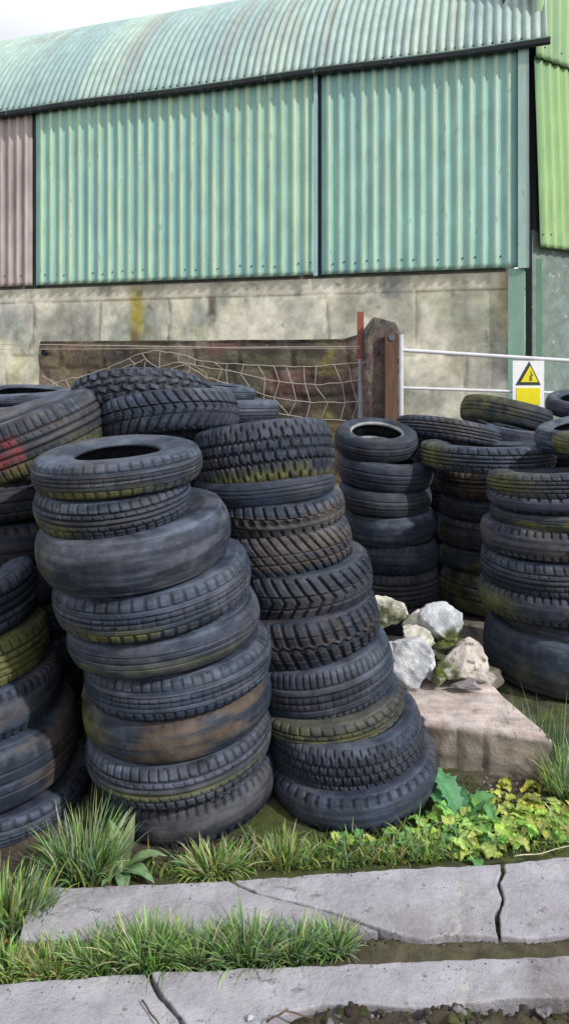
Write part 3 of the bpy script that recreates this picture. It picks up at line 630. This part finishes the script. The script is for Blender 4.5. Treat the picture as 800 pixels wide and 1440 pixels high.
while x < 500:
    p = [(x, yat(rows[0], x))]+[(x+rr.uniform(-9, 9)+4*k, yat(r_, x+4*k)) for k, r_ in enumerate(rows) if k]
    wpath(mb, p, .003, 3, 3, int(x)); x += rr.uniform(17, 27)
mb.build('netting', M['wire'], fence)

# gate post: a rough stone with a pointed head and a timber slip beside it
gp = thing('gate_post', 'rough purplish-brown stone gatepost with a pointed weathered head', 'gatepost', P(535, 700, 6.35)); gp.location.z = .4
O = gp.location.copy()
outl = [(509, 640), (509, 466), (517, 456), (526, 438), (538, 446), (554, 449), (561, 468), (563, 640)]
xs_ = np.linspace(0, 1, 26); zs_ = np.linspace(0, 1, 60); V = []; rr = random.Random(3)
def topy(px):
    pts = outl[1:-1]
    for a, b in zip(pts, pts[1:]):
        if a[0] <= px <= b[0]: return a[1]+(b[1]-a[1])*(px-a[0])/(b[0]-a[0]+1e-6)
    return pts[0][1] if px <= pts[0][0] else pts[-1][1]
bm = bmesh.new(); NR = 40
for k in range(61):
    for q in range(NR):
        a = 2*PI*q/NR; ex = math.copysign(abs(math.cos(a))**.45, math.cos(a)); ey = math.copysign(abs(math.sin(a))**.45, math.sin(a))
        px = 535+26*ex; xw = (px-400)/1000*6.35-O.x; tz = EYE-(topy(px+0)-500)/1000*6.35-O.z-abs(ey)*.03
        z = -.1+(tz+.1)*k/60
        nv = mn.noise_vector(Vector((xw*5, ey*.7, z*4)))*.018+mn.noise_vector(Vector((xw*20, ey*3, z*18)))*.006
        bm.verts.new((xw+nv.x, ey*.14+nv.y, z+(nv.z if k > 50 else 0)))
bm.verts.ensure_lookup_table()
for k in range(60):
    for q in range(NR): bm.faces.new([bm.verts[k*NR+q], bm.verts[k*NR+(q+1) % NR], bm.verts[(k+1)*NR+(q+1) % NR], bm.verts[(k+1)*NR+q]])
bm.faces.new([bm.verts[60*NR+q] for q in range(NR)])
me = bpy.data.meshes.new('stone'); bm.to_mesh(me); bm.free()
vv = np.array([v.co[:] for v in me.vertices]); n1 = fbm(vv[:, 0]*7, vv[:, 1]*7, vv[:, 2]*4, 91); n2 = fbm(vv[:, 0]*20, vv[:, 1]*20, vv[:, 2]*12, 92)
c = mixc(np.broadcast_to(np.array([.12, .085, .085]), vv.shape), np.array([.055, .045, .05]), sstep(.4, .65, n1)); c = mixc(c, np.array([.27, .23, .18]), .6*sstep(.55, .75, n2))
c = mixc(c, np.array([.15, .15, .12]), .7*sstep(1.5, 1.7, vv[:, 2])); at = me.color_attributes.new('Col', 'FLOAT_COLOR', 'POINT'); at.data.foreach_set('color', np.c_[c, np.ones(len(c))].ravel())
for p_ in me.polygons: p_.use_smooth = True
obj('stone', me, M['post'], gp)
mb = MB(); a = P(550, 700, 6.17)-O; mb.box((a.x-.055, a.y-.03, -.05), (a.x+.05, a.y+.02, P(550, 468, 6.17).z-O.z), (.115, .07, .05)); 
mb.tube([(a.x, a.y-.04, P(550, 474, 6.17).z-O.z), (a.x, a.y+.05, P(550, 474, 6.17).z-O.z)], .03, 10, (.10, .12, .16)); mb.build('timber_slip', M['wood'], gp)

gate = thing('field_gate', 'pale galvanised tubular field gate sagging to the right in front of the barn', 'gate', P(565, 700, 6.15)); gate.location.z = .45
O = gate.location.copy(); GD = 6.15
def GP(px, py): return P(px, py, GD)-O
gc = (.56, .57, .62); zg0 = .08
a, b = GP(564, 470), GP(1010, 512)
mb = MB(); 
mb.tube([(a.x, 0, zg0), (a.x, 0, a.z)], .020, 12, gc); mb.build('end_post', M['metal'], gate)
mb = MB(); mb.tube([(b.x, 0, zg0-.05), (b.x, 0, b.z)], .020, 12, gc); mb.build('end_post', M['metal'], gate)
tops = [(492, 520, .017), (545, 560, .013), (590, 600, .013), (630, 635, .013), (665, 665, .013)]
for y0, y1, r_ in tops:
    p0, p1 = GP(564, y0), GP(1010, y1); mb = MB(); mb.tube([(p0.x, 0, p0.z), (p1.x, 0, p1.z)], r_, 12, gc); mb.build('rail', M['metal'], gate)
# warning sign
sp = P(743, 540, GD-.03); sign = thing('warning_sign', 'white warning plate with yellow triangle over a yellow panel, fixed to the gate', 'sign', sp)
px = GD/1000
def plate(name, pts, y, th, colr, parent=sign):
    mb = MB(); n = len(pts); V = [(x*px, y, z*px) for x, z in pts]+[(x*px, y+th, z*px) for x, z in pts]
    mb.add(V, [tuple(range(n)), tuple(range(n, 2*n))[::-1]]+[(i, i+n, (i+1) % n+n, (i+1) % n) for i in range(n)], colr)
    o = mb.build(name, M['sign'], parent); return o
plate('plate', [(-22, -34), (22, -34), (22, 33), (-22, 33)], 0, .006, (.78, .79, .83))
plate('triangle_border', [(-18, -1), (17, -1), (1, 32)], -.004, .004, (.03, .05, .045))
plate('triangle', [(-11, 3), (13, 3), (2, 26)], -.008, .004, (.75, .66, .02))
plate('pictogram', [(1, 5), (5, 5), (4, 11), (6, 12), (2.5, 19), (3.2, 12.5), (1.2, 12)], -.011, .003, (.16, .17, .03))
plate('text_panel', [(-17, -29), (16, -29), (16, -5), (-17, -5)], -.004, .004, (.75, .66, .02))

# ---------------------------------------------------------------- concrete block and boulders
def rock(name, label, c, size, seed, moss=0, mdir=(0, 0, 1), cols=((.62, .60, .55), (.40, .39, .37)), facets=14, speck=0, cat='boulder', group='pale boulders beside the concrete block', sub=5, m=None, ridge=.07, rot=0):
    bm = bmesh.new(); bmesh.ops.create_icosphere(bm, subdivisions=sub, radius=1)
    rr = random.Random(seed); pl = []
    for k in range(facets):
        nrm = Vector((rr.gauss(0, 1), rr.gauss(0, 1), rr.gauss(0, .8))).normalized(); pl.append((nrm, rr.uniform(.45, .75)))
    for v in bm.verts:
        p = v.co.copy()
        for nrm, dd in pl:
            e = p.dot(nrm)-dd
            if e > 0: p -= nrm*e*.97
        nz = -abs(mn.noise(p*3.3+Vector((seed, 9, 0))))*ridge*1.2+mn.noise(p*2.2+Vector((seed, 0, 0)))*ridge+mn.noise(p*6+Vector((seed, 3, 0)))*ridge*.4+mn.noise(p*17)*ridge*.15
        p += v.co*nz; v.co = Vector((p.x*size[0], p.y*size[1], p.z*size[2]))
    me = bpy.data.meshes.new(name); bm.to_mesh(me); bm.free()
    vv = np.array([v.co[:] for v in me.vertices]); s = 1/max(size)
    nn = np.array([v.normal[:] for v in me.vertices])
    n1 = fbm(vv[:, 0]*s*2, vv[:, 1]*s*2, vv[:, 2]*s*2, seed); n2 = fbm(vv[:, 0]*s*7, vv[:, 1]*s*7, vv[:, 2]*s*7, seed+1)
    cc = mixc(np.broadcast_to(np.array(cols[0]), vv.shape), np.array(cols[1]), sstep(.45, .7, n1)*.8)
    if moss:
        md = Vector(mdir).normalized(); k = sstep(.0, .35, (vv/np.array(size)) @ np.array(md[:])+.5*(n1-.5))
        cc = mixc(cc, np.array([.075, .10, .015]), np.clip(k*moss*sstep(.3, .5, n2), 0, .95)); cc = mixc(cc, np.array([.03, .03, .015]), np.clip(k*moss*sstep(.55, .7, n2), 0, .9)*.6)
    if speck: cc = mixc(cc, np.array([.10, .10, .10]), speck*sstep(.60, .66, n2))
    at = me.color_attributes.new('Col', 'FLOAT_COLOR', 'POINT'); at.data.foreach_set('color', np.c_[cc, np.ones(len(cc))].ravel())
    for p_ in me.polygons: p_.use_smooth = True
    o = obj(name, me, m or M['stone']); o.location = c; o.rotation_euler = (0, 0, rot)
    return tag(o, label, cat, group)
wh = ((.66, .64, .56), (.42, .41, .36)); bl = ((.62, .65, .69), (.33, .36, .41))
rock('boulder', 'rounded cream boulder with a mossy face, highest and leftmost of the boulders', P(546, 862, 3.85), (.15, .13, .105), 1, .8, (-.1, -.8, -.35), wh)
rock('boulder', 'blue-white peaked boulder with dark green moss over its lower front', P(622, 886, 3.70), (.165, .15, .135), 2, 1.3, (.3, -.5, -.75), bl)
rock('boulder', 'smooth white angular boulder lying against the leaning centre stack', P(570, 930, 3.42), (.175, .17, .145), 3, .15, (0, 0, -1), bl)
rock('boulder', 'speckled pinkish-white boulder at the back corner of the concrete block', P(648, 938, 3.42), (.18, .16, .14), 4, .9, (-.9, -.3, -.5), ((.52, .47, .43), (.40, .36, .34)), speck=.9)
rock('boulder', 'cream boulder wedged in the middle of the others', P(590, 904, 3.60), (.13, .13, .11), 5, .2, (1, 0, 0), wh)
rock('boulder', 'jagged ivory stone filling the gap left of the blue-white peaked boulder', P(585, 882, 3.78), (.12, .11, .10), 21, .5, (0, -.6, -.7), wh, rot=1)
rock('boulder', 'dark mossy stone leaning on the front of the blue-white peaked boulder', P(635, 906, 3.60), (.105, .07, .06), 22, 1.5, (0, 0, 0.01), ((.16, .15, .11), (.07, .065, .05)), rot=.4)
rock('boulder', 'mossy green lump left of the speckled boulder', P(618, 951, 3.33), (.065, .05, .05), 23, 1.4, (0, 0, .01), ((.22, .23, .14), (.10, .12, .05)), rot=2)
rock('boulder', 'sharp white chip against the right side of the white angular boulder', P(600, 934, 3.44), (.07, .08, .075), 24, .1, (0, 0, -1), bl, rot=.8)
rock('boulder', 'pinkish rough lump between the speckled boulder and the mossy ones', P(652, 915, 3.55), (.10, .11, .08), 25, .6, (-.5, -.5, 0), ((.48, .44, .40), (.32, .29, .27)), speck=.8, rot=.3)
rock('boulder', 'small speckled stone on the right shoulder of the boulder heap', P(683, 958, 3.42), (.07, .08, .05), 26, .2, (0, 0, -1), ((.46, .42, .39), (.3, .28, .26)), speck=.7)
rock('boulder', 'flat grey-violet stone lying in front of the speckled boulder', P(655, 964, 3.30), (.10, .04, .03), 6, 0, cols=((.28, .26, .28), (.18, .17, .18)))
rock('boulder', 'buried grey boulder under the rest of the boulders', (.80, 3.76, .06), (.42, .32, .20), 8, .5, (0, 0, 1), ((.20, .19, .17), (.12, .11, .10)))
# block
tb = [(.60, 3.06), (1.10, 2.925), (.985, 3.42), (.42, 3.52)]
bm = bmesh.new(); nU, nV, nW = 44, 40, 16; VV = []; zt_ = .19
def bpt(u, v): 
    p = (Vector(tb[0])*(1-u)+Vector(tb[1])*u)*(1-v)+(Vector(tb[3])*(1-u)+Vector(tb[2])*u)*v; return p
mbk = MB()
def face(fn, n, m):
    V = [fn(i/(n-1), j/(m-1)) for i in range(n) for j in range(m)]; mbk.add(V, grid_faces(n, m).tolist())
zb_ = -.06
face(lambda u, v: (*bpt(u, v), zt_), nU, nV)
face(lambda u, w: (*bpt(u, 0), zb_+(zt_-zb_)*w), nU, nW); face(lambda u, w: (*bpt(u, 1), zb_+(zt_-zb_)*w), nU, nW)
face(lambda v, w: (*bpt(0, v), zb_+(zt_-zb_)*w), nV, nW); face(lambda v, w: (*bpt(1, v), zb_+(zt_-zb_)*w), nV, nW)
me = mesh('concrete_block', np.array(mbk.v), mbk.f, None, True)
bm.from_mesh(me); bmesh.ops.remove_doubles(bm, verts=bm.verts, dist=1e-4); bmesh.ops.recalc_face_normals(bm, faces=bm.faces); bm.normal_update()
cen = Vector((.78, 3.2, .05))
for v in bm.verts:
    p = v.co.copy(); dn = mn.noise(p*7)*.010+mn.noise(p*25)*.005+mn.noise(p*60)*.002
    e = abs(v.normal.z) < .9 and abs(v.normal.z) > .2
    v.co += v.normal*(dn-(.010+.012*abs(mn.noise(p*14)) if e else 0))
    if p.y < 3.1 and p.z < .175:
        uu = (p.x-.6)/.5+.05*mn.noise(p*9)
        for uc in (.28, .50): v.co.y += .006*math.exp(-((uu-uc)/.022)**2)
        v.co.y += .010*mn.noise(Vector((p.x*14, 0, p.z*20)))
bm.to_mesh(me); bm.free()
vv = np.array([v.co[:] for v in me.vertices]); nn = np.array([v.normal[:] for v in me.vertices])
n1 = fbm(vv[:, 0]*6, vv[:, 1]*6, vv[:, 2]*6, 101); n2 = fbm(vv[:, 0]*5, vv[:, 1]*30, vv[:, 2]*12, 102)
c = mixc(np.broadcast_to(np.array([.50, .44, .42]), vv.shape), np.array([.40, .33, .31]), sstep(.45, .65, n2)); 
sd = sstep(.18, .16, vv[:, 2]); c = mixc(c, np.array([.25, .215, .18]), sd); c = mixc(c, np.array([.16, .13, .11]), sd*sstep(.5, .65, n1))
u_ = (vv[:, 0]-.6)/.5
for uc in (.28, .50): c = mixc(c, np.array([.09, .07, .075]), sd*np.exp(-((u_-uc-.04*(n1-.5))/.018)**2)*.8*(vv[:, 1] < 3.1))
at = me.color_attributes.new('Col', 'FLOAT_COLOR', 'POINT'); at.data.foreach_set('color', np.c_[c, np.ones(len(c))].ravel())
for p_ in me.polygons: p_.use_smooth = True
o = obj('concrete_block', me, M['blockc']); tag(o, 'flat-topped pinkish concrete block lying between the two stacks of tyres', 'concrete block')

# ---------------------------------------------------------------- grass and plants
def blades(n, rootf, hr, lean, cols, seed, width=(.0024, .0056), seg=6, curl=.75):
    rr = np.random.RandomState(seed); V = []; Cc = []; Fc = []
    for i in range(n):
        x, y, ox, oy = rootf(rr); z = float(gz(np.array(x), np.array(y)))-.006
        h = rr.uniform(*hr)*(1-.3*rr.rand()); az = math.atan2(oy, ox)+rr.normal(0, .6) if (ox or oy) else rr.rand()*2*PI
        ln = abs(rr.normal(lean*(.4+.9*min(1, math.hypot(ox, oy))), .22)); wd = rr.uniform(*width); cu = curl*rr.uniform(.3, 1.3)
        dx, dy = math.cos(az), math.sin(az); fa = rr.rand()*PI; sx, sy = math.cos(fa), math.sin(fa)
        c = np.array(cols[rr.randint(len(cols))])*rr.uniform(.7, 1.3); px_, pz_ = 0, 0; a = ln*.35; b0 = len(V)
        for k in range(seg+1):
            t = k/seg; ww = wd*(1-t**1.6)+.0002
            X0, Y0 = x+dx*px_, y+dy*px_
            V.append((X0-sx*ww, Y0-sy*ww, z+pz_)); V.append((X0+sx*ww, Y0+sy*ww, z+pz_))
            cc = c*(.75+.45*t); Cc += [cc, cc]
            a2 = a+cu*ln*1.6*t; px_ += h/seg*math.sin(min(a2, 2.2)); pz_ += h/seg*math.cos(min(a2, 2.2))
        Fc += [(b0+2*k, b0+2*k+1, b0+2*k+3, b0+2*k+2) for k in range(seg)]
    return V, Fc, Cc
GC = [(.19, .36, .08), (.25, .44, .12), (.11, .23, .06), (.33, .48, .15), (.40, .47, .28), (.42, .40, .22), (.22, .40, .16)]
GY = GC+[(.42, .44, .12), (.40, .34, .16)]; GB = [(.14, .24, .14), (.22, .32, .22), (.30, .38, .30), (.10, .20, .07)]
def tuft(label, px, py, n, rad, hr, lean, cols, seed, z=0, dense=1.0, group='grass tufts', **k):
    g = G(px, py); 
    def rf(rr):
        a = rr.rand()*2*PI; q = math.sqrt(rr.rand()); return g.x+rad[0]*q*math.cos(a), g.y+rad[1]*q*math.sin(a), q*math.cos(a), q*math.sin(a)
    V, Fc, Cc = blades(n, rf, hr, lean, cols, seed, **k)
    V = np.array(V)-np.array([g.x, g.y, 0]); o = obj('grass_tuft', mesh('grass_tuft', V, Fc, np.array(Cc)), M['grass']); o.location = (g.x, g.y, 0)
    return tag(o, label, 'grass tuft', group)
tuft('tall grass tuft between the tall front stack and the left-edge stack', 118, 1235, 520, (.10, .045), (.13, .27), .55, GC+GB, 1)
tuft('olive grass tuft at the left border beyond the broken slab end', 10, 1300, 620, (.12, .06), (.09, .20), .7, GY+GB, 2)
tuft('low spreading grass tuft at the foot of the tall front stack', 300, 1232, 300, (.10, .03), (.06, .15), 1.2, GY, 3)
tuft('narrow yellow-green grass tuft between the tall front stack and the centre stack', 398, 1222, 170, (.05, .03), (.07, .16), .6, GY, 4)
tuft('sparse grey-green long grass beside the bald bottom tyre on the right', 770, 1085, 120, (.14, .16), (.18, .36), .5, GB, 5, width=(.002, .004))
tuft('bright grass clump behind the concrete block corner at the right border', 800, 1110, 330, (.10, .12), (.08, .22), .6, GC, 6)
specs = [(10, 1372, 420, .09, .13, 'left end of the grass row between the kerbs, pale and leafy', GY), (70, 1372, 360, .07, .13, 'short pale tuft second from the left in the grass row between the kerbs', GY),
         (135, 1366, 430, .07, .155, 'upright dark green tuft left of the brown-flecked one in the grass row between the kerbs', GC), (205, 1364, 520, .08, .19, 'tall tuft in the grass row between the kerbs, above the forked crack', GC),
         (275, 1362, 480, .08, .17, 'tuft with looping pale blades, middle of the grass row between the kerbs', GC+GB), (345, 1359, 520, .08, .18, 'dense tuft right of the middle of the grass row between the kerbs', GC+GB),
         (412, 1355, 460, .075, .15, 'spreading tuft second from the right end of the grass row between the kerbs', GC+GB), (472, 1352, 330, .05, .11, 'blue-shadowed low tuft at the right end of the grass row, beside the mossy gutter', GC+GB)]
for i, (x, y, n, rd, h, lab, cc) in enumerate(specs): tuft(lab, x, y, n, (rd, .028), (h*.45, h), .85, cc, 20+i, group='tufts in the grass row between the kerbs')
tuft('tiny dark sprig in the gutter at the foot of the diagonal crack', 530, 1315, 26, (.012, .01), (.03, .06), .8, GB, 40)
tuft('small sprout on the near edge of the front slab at the bottom border', 192, 1446, 40, (.03, .01), (.03, .06), .6, GC, 41, width=(.003, .005))
tuft('few green blades rooted in the upright jagged crack between the slabs', 703, 1318, 22, (.012, .01), (.02, .05), .8, GC, 43)
# ground grass along the stacks
def rf(rr):
    px = rr.uniform(330, 640) if rr.rand() < .75 else rr.uniform(60, 800); y0 = 1250-(px-60)/740*45
    py = y0-abs(rr.normal(0, 16))-2; g = G(px, py); return g.x, g.y, rr.uniform(-1, 1)*.6, rr.uniform(-1, .2)*.8
V, Fc, Cc = blades(3000, rf, (.02, .075), .9, GY+[(.22, .30, .06)]*3, 50)
V2, F2, C2 = blades(260, rf, (.08, .15), .7, GB+GY, 51)
n0 = len(V); V += V2; Fc += [tuple(i+n0 for i in f) for f in F2]; Cc += C2
o = obj('grass', mesh('grass', np.array(V), Fc, np.array(Cc)), M['grass']); tag(o, 'short grass growing along the foot of the tyre stacks', 'grass', kind='stuff')
def leaf(mb, base, az, ln, wd, up, droop, colr, lob=0, nl=6, fold=.3, nx=18, ny=7, wav=.05, shape=.8, seed=0):
    rr = random.Random(seed); V = []; Cc = []; dx, dy = math.cos(az), math.sin(az); sx, sy = -dy, dx; px_, pz_ = 0, 0; a = up
    for i in range(nx+1):
        t = i/nx; wv = wd*.5*max(.02, math.sin(PI*min(1, t**shape)))
        wv *= 1+lob*(.75*math.sin(2*PI*t*nl*.5)**2+.35*(2*abs(((t*nl*2) % 1)-.5))-.6)
        for j in range(-(ny//2), ny//2+1):
            s = j/(ny//2); zz = pz_+abs(s)*wv*fold+wav*wd*mn.noise(Vector((t*5, s*2, seed*1.7)))*abs(s)
            V.append((base[0]+dx*px_+sx*s*wv, base[1]+dy*px_+sy*s*wv, base[2]+zz))
            k = (1.25 if j == 0 else 1)*(.85+.3*rr.random()); Cc.append(tuple(np.array(colr)*k))
        px_ += ln/nx*math.cos(a); pz_ += ln/nx*math.sin(a); a -= droop/nx
    m_ = 2*(ny//2)+1; mb.add(V, grid_faces(nx+1, m_).tolist(), np.array(Cc))
def plant(name, label, cat, px, py, leaves, group=None, z=0):
    g = G(px, py); mb = MB()
    for l in leaves: leaf(mb, **l)
    o = mb.build(name, M['leaf'], None, True); o.location = (g.x, g.y, z); return tag(o, label, cat, group)
rr = random.Random(11)
L_ = [dict(base=(0, 0, .0), az=az, ln=l, wd=w, up=u, droop=d, colr=(.22+rr.uniform(-.04, .05), .34+rr.uniform(-.05, .05), .17), seed=i, wav=.12) for i, (az, l, w, u, d) in enumerate(
    [(2.4, .17, .055, 1.35, .5), (1.2, .18, .05, 1.3, .4), (.1, .17, .05, .9, 1.3), (-.5, .15, .05, .7, 1.3), (-2.2, .10, .045, .8, 1.6), (-1.3, .11, .05, .5, 1.2), (3.1, .11, .04, .7, 1.2), (.5, .13, .045, .6, 1.0), (-2.8, .08, .04, .4, .8)])]
plant('broadleaf_plant', 'pale green broad-leaved dock plant beside the tall grass tuft', 'plant', 172, 1228, L_)
L_ = [dict(base=(0, 0, 0), az=az, ln=l, wd=w, up=u, droop=d, colr=c, lob=.45, nl=7, seed=40+i, wav=.2, nx=28) for i, (az, l, w, u, d, c) in enumerate(
    [(2.2, .22, .10, 1.1, .9, (.09, .27, .12)), (2.75, .18, .09, .9, 1.0, (.11, .30, .13)), (.5, .19, .08, .6, .9, (.10, .26, .09)), (1.5, .15, .08, .8, .9, (.08, .24, .12)), (-.3, .17, .08, .5, .9, (.14, .30, .08)), (3.6, .13, .07, .6, .9, (.16, .30, .08)), (-1.4, .10, .07, .4, .8, (.2, .34, .08))])]
plant('serrated_plant', 'teal-green plant with jagged toothed leaves beside the bottom centre tyre', 'plant', 648, 1152, L_)
def patch(name, label, x0, x1, y0, y1, n, cols, seed, sz=(.05, .11)):
    rr = random.Random(seed); g0 = G((x0+x1)/2, (y0+y1)/2); mb = MB()
    for i in range(n):
        x = rr.uniform(x0, x1); y = rr.uniform(y0, y1); g = G(x, y); c = np.array(rr.choice(cols))*rr.uniform(.75, 1.25); l = rr.uniform(*sz)
        leaf(mb, (g.x-g0.x, g.y-g0.y, rr.uniform(0, .03)), rr.uniform(0, 2*PI), l, l*rr.uniform(.35, .8), rr.uniform(.0, .7), rr.uniform(.3, 1.3), c, lob=rr.uniform(.12, .4), nl=rr.choice([4, 5, 7]), seed=i+seed*50, wav=.35, shape=rr.uniform(.6, 1.0), nx=16)
    o = mb.build(name, M['leaf'], None, True); o.location = (g0.x, g0.y, 0); return tag(o, label, 'plant')
YG = [(.36, .52, .10), (.28, .48, .10), (.42, .52, .15), (.20, .42, .10), (.14, .34, .12), (.40, .46, .12), (.34, .50, .14)]
patch('sprawling_plant', 'sprawling yellow-green lobed leaves spilling onto the slab beside the centre stack', 585, 715, 1150, 1206, 170, YG, 3, (.03, .085))
patch('sprawling_plant', 'small bright green weed leaves hugging the foot of the leaning centre stack', 470, 600, 1178, 1206, 110, YG[1:5], 9, (.02, .05))
patch('sprawling_plant', 'mustard-yellow crumpled leaves just in front of the concrete block', 690, 762, 1112, 1150, 42, [(.50, .48, .08), (.42, .46, .10), (.36, .40, .08)], 4, (.035, .07))
patch('sprawling_plant', 'bright lime leaves by the right border in front of the concrete block', 705, 815, 1140, 1192, 140, YG[:3]+[(.42, .44, .10)], 5, (.03, .085))
patch('sprawling_plant', 'dark olive leaves at the right border level with the block base', 755, 830, 1105, 1140, 20, [(.12, .14, .03), (.18, .20, .05)], 6, (.05, .1))
patch('sprawling_plant', 'small pale weed leaves at the left end of the grass row between the kerbs', 0, 75, 1350, 1372, 34, [(.30, .42, .10), (.36, .44, .20), (.20, .32, .08)], 7, (.025, .05))
# orange dry tuft
tuft('orange-brown dry grass wisp lying on the broken slab end at the left', 22, 1312, 150, (.05, .02), (.03, .08), 1.6, [(.45, .27, .12), (.5, .36, .2), (.38, .22, .1)], 60)
def stalk(label, pts, r=.0022, c=(.48, .46, .32)):
    pp = [G(x, y, z) for x, y, z in pts]; o0 = pp[0].copy(); mb = MB(); out = []
    for i in range(len(pp)-1):
        for k in range(6): out.append(pp[i].lerp(pp[i+1], k/6)-o0+Vector((0, 0, .002*math.sin(k))))
    out.append(pp[-1]-o0); mb.tube(out, [r*(1-.5*k/len(out)) for k in range(len(out))], 6, c); o = mb.build('dry_stalk', M['wood'], None, True); o.location = o0
    return tag(o, label, 'stalk', 'dry stalks')
stalk('pale straw stalk lying across the lime leaves at the right border', [(722, 1205, .06), (765, 1200, .075), (830, 1182, .10)])
stalk('short straw stalk slanting down through the lime leaves', [(764, 1128, .09), (785, 1155, .07), (812, 1178, .06)])
stalk('thin brown twig lying over the front slab beside the forked crack', [(200, 1408, .058), (215, 1430, .06), (232, 1452, .062)], .003, (.09, .07, .06))
stalk('curved brown root among the pebbles on the front slab', [(375, 1438, .062), (400, 1423, .09), (440, 1432, .065)], .003, (.12, .08, .06))
# pebbles and rubble
for i, (x, y, s, lab, cl) in enumerate([(352, 1436, .016, 'small bluish-white pebble by the curved brown root', ((.55, .58, .66), (.4, .42, .5))),
        (585, 1335, .014, 'grey pebble lying in the mossy gutter', ((.35, .34, .34), (.25, .24, .24))), (722, 1328, .022, 'pale flat pebble in the gutter under the upright crack', ((.5, .5, .52), (.35, .35, .36))),
        (676, 1117, .013, 'tiny pinkish pebble in front of the concrete block, the left one', ((.55, .42, .36), (.4, .3, .28))), (692, 1112, .010, 'tiny pinkish pebble in front of the concrete block, the right one', ((.55, .45, .40), (.4, .3, .28))),
        (790, 1165, .040, 'pale grey stone showing through the leaves at the right border', ((.5, .5, .5), (.4, .4, .4))), (465, 1432, .022, 'ochre-yellow clod at the left end of the dark rubble', ((.40, .28, .06), (.2, .12, .04))),
        (506, 1432, .020, 'dark brown clod beside the ochre one', ((.06, .045, .04), (.03, .025, .02))), (640, 1432, .026, 'grey-violet stone half buried in the dark rubble', ((.26, .25, .28), (.15, .14, .15))),
        (765, 1430, .032, 'largest grey stone in the dark rubble near the right corner', ((.24, .23, .25), (.14, .13, .14)))]):
    z_ = .05 if i in (0,) else .0
    if i in (6, 7, 8, 9): z_ = .02
    rock('pebble', lab, G(x, y, z_)+Vector((0, 0, s*.35)), (s, s*.8, s*.55), 200+i, cols=cl, cat='stone', group='loose pebbles and clods', sub=3, ridge=.3)
mb = MB(); rr = random.Random(77)
ico = bmesh.new(); bmesh.ops.create_icosphere(ico, subdivisions=2, radius=1); iv = [v.co.copy() for v in ico.verts]; jf = [tuple(v.index for v in f.verts) for f in ico.faces]; ico.free()
def grit(x, y, s, c):
    z = float(gz(np.array(x), np.array(y))); o3 = Vector((rr.random()*50, 0, 0)); V = []
    for v in iv:
        k = 1+.5*mn.noise(v*1.3+o3); V.append((x+v.x*s*k, y+v.y*s*k, z+v.z*s*.7*k))
    mb.add(V, jf, c)
cols_ = [(.05, .042, .036), (.07, .055, .042), (.09, .075, .06), (.055, .045, .04), (.07, .08, .03), (.05, .06, .02), (.19, .18, .19)]
for _ in range(900):
    x = rr.uniform(.05, 1.2); y = rr.uniform(1.55, 1.875); grit(x, y, rr.uniform(.003, .013), np.array(rr.choice(cols_))*rr.uniform(.7, 1.2))
for _ in range(160):
    g = G(rr.uniform(500, 820), rr.uniform(1322, 1346)); grit(g.x, g.y, rr.uniform(.002, .006), np.array(rr.choice(cols_)))
for _ in range(220):
    g = G(rr.uniform(640, 800), rr.uniform(1095, 1150)); grit(g.x, g.y, rr.uniform(.003, .010), np.array(rr.choice(cols_+[(.4, .36, .33)])))
for _ in range(70):
    g = G(rr.uniform(250, 340), rr.uniform(1340, 1364)); grit(g.x, g.y, rr.uniform(.003, .009), np.array(rr.choice([(.3, .3, .34), (.1, .1, .11)])))
for _ in range(150):   # grit lying on the slabs, thicker towards their edges
    px_, e = rr.uniform(0, 800), abs(rr.gauss(0, 9))
    bk = rr.choice([1252-px_*.056+e*.6+3, 1318-e*.6-3, 1388-px_*.052+e*.6+3]); g = G(px_, bk, .05)
    if px_ < 70 and bk < 1325: continue
    s_ = rr.uniform(.001, .0026); V = [(g.x+v.x*s_, g.y+v.y*s_, .05+s_*.3+v.z*s_*.7) for v in iv]; mb.add(V, jf, np.array(rr.choice(cols_)))
o = mb.build('gravel', M['stone'], None, True); tag(o, 'dark crumbly rubble and grit along the kerbs', 'rubble', kind='stuff')
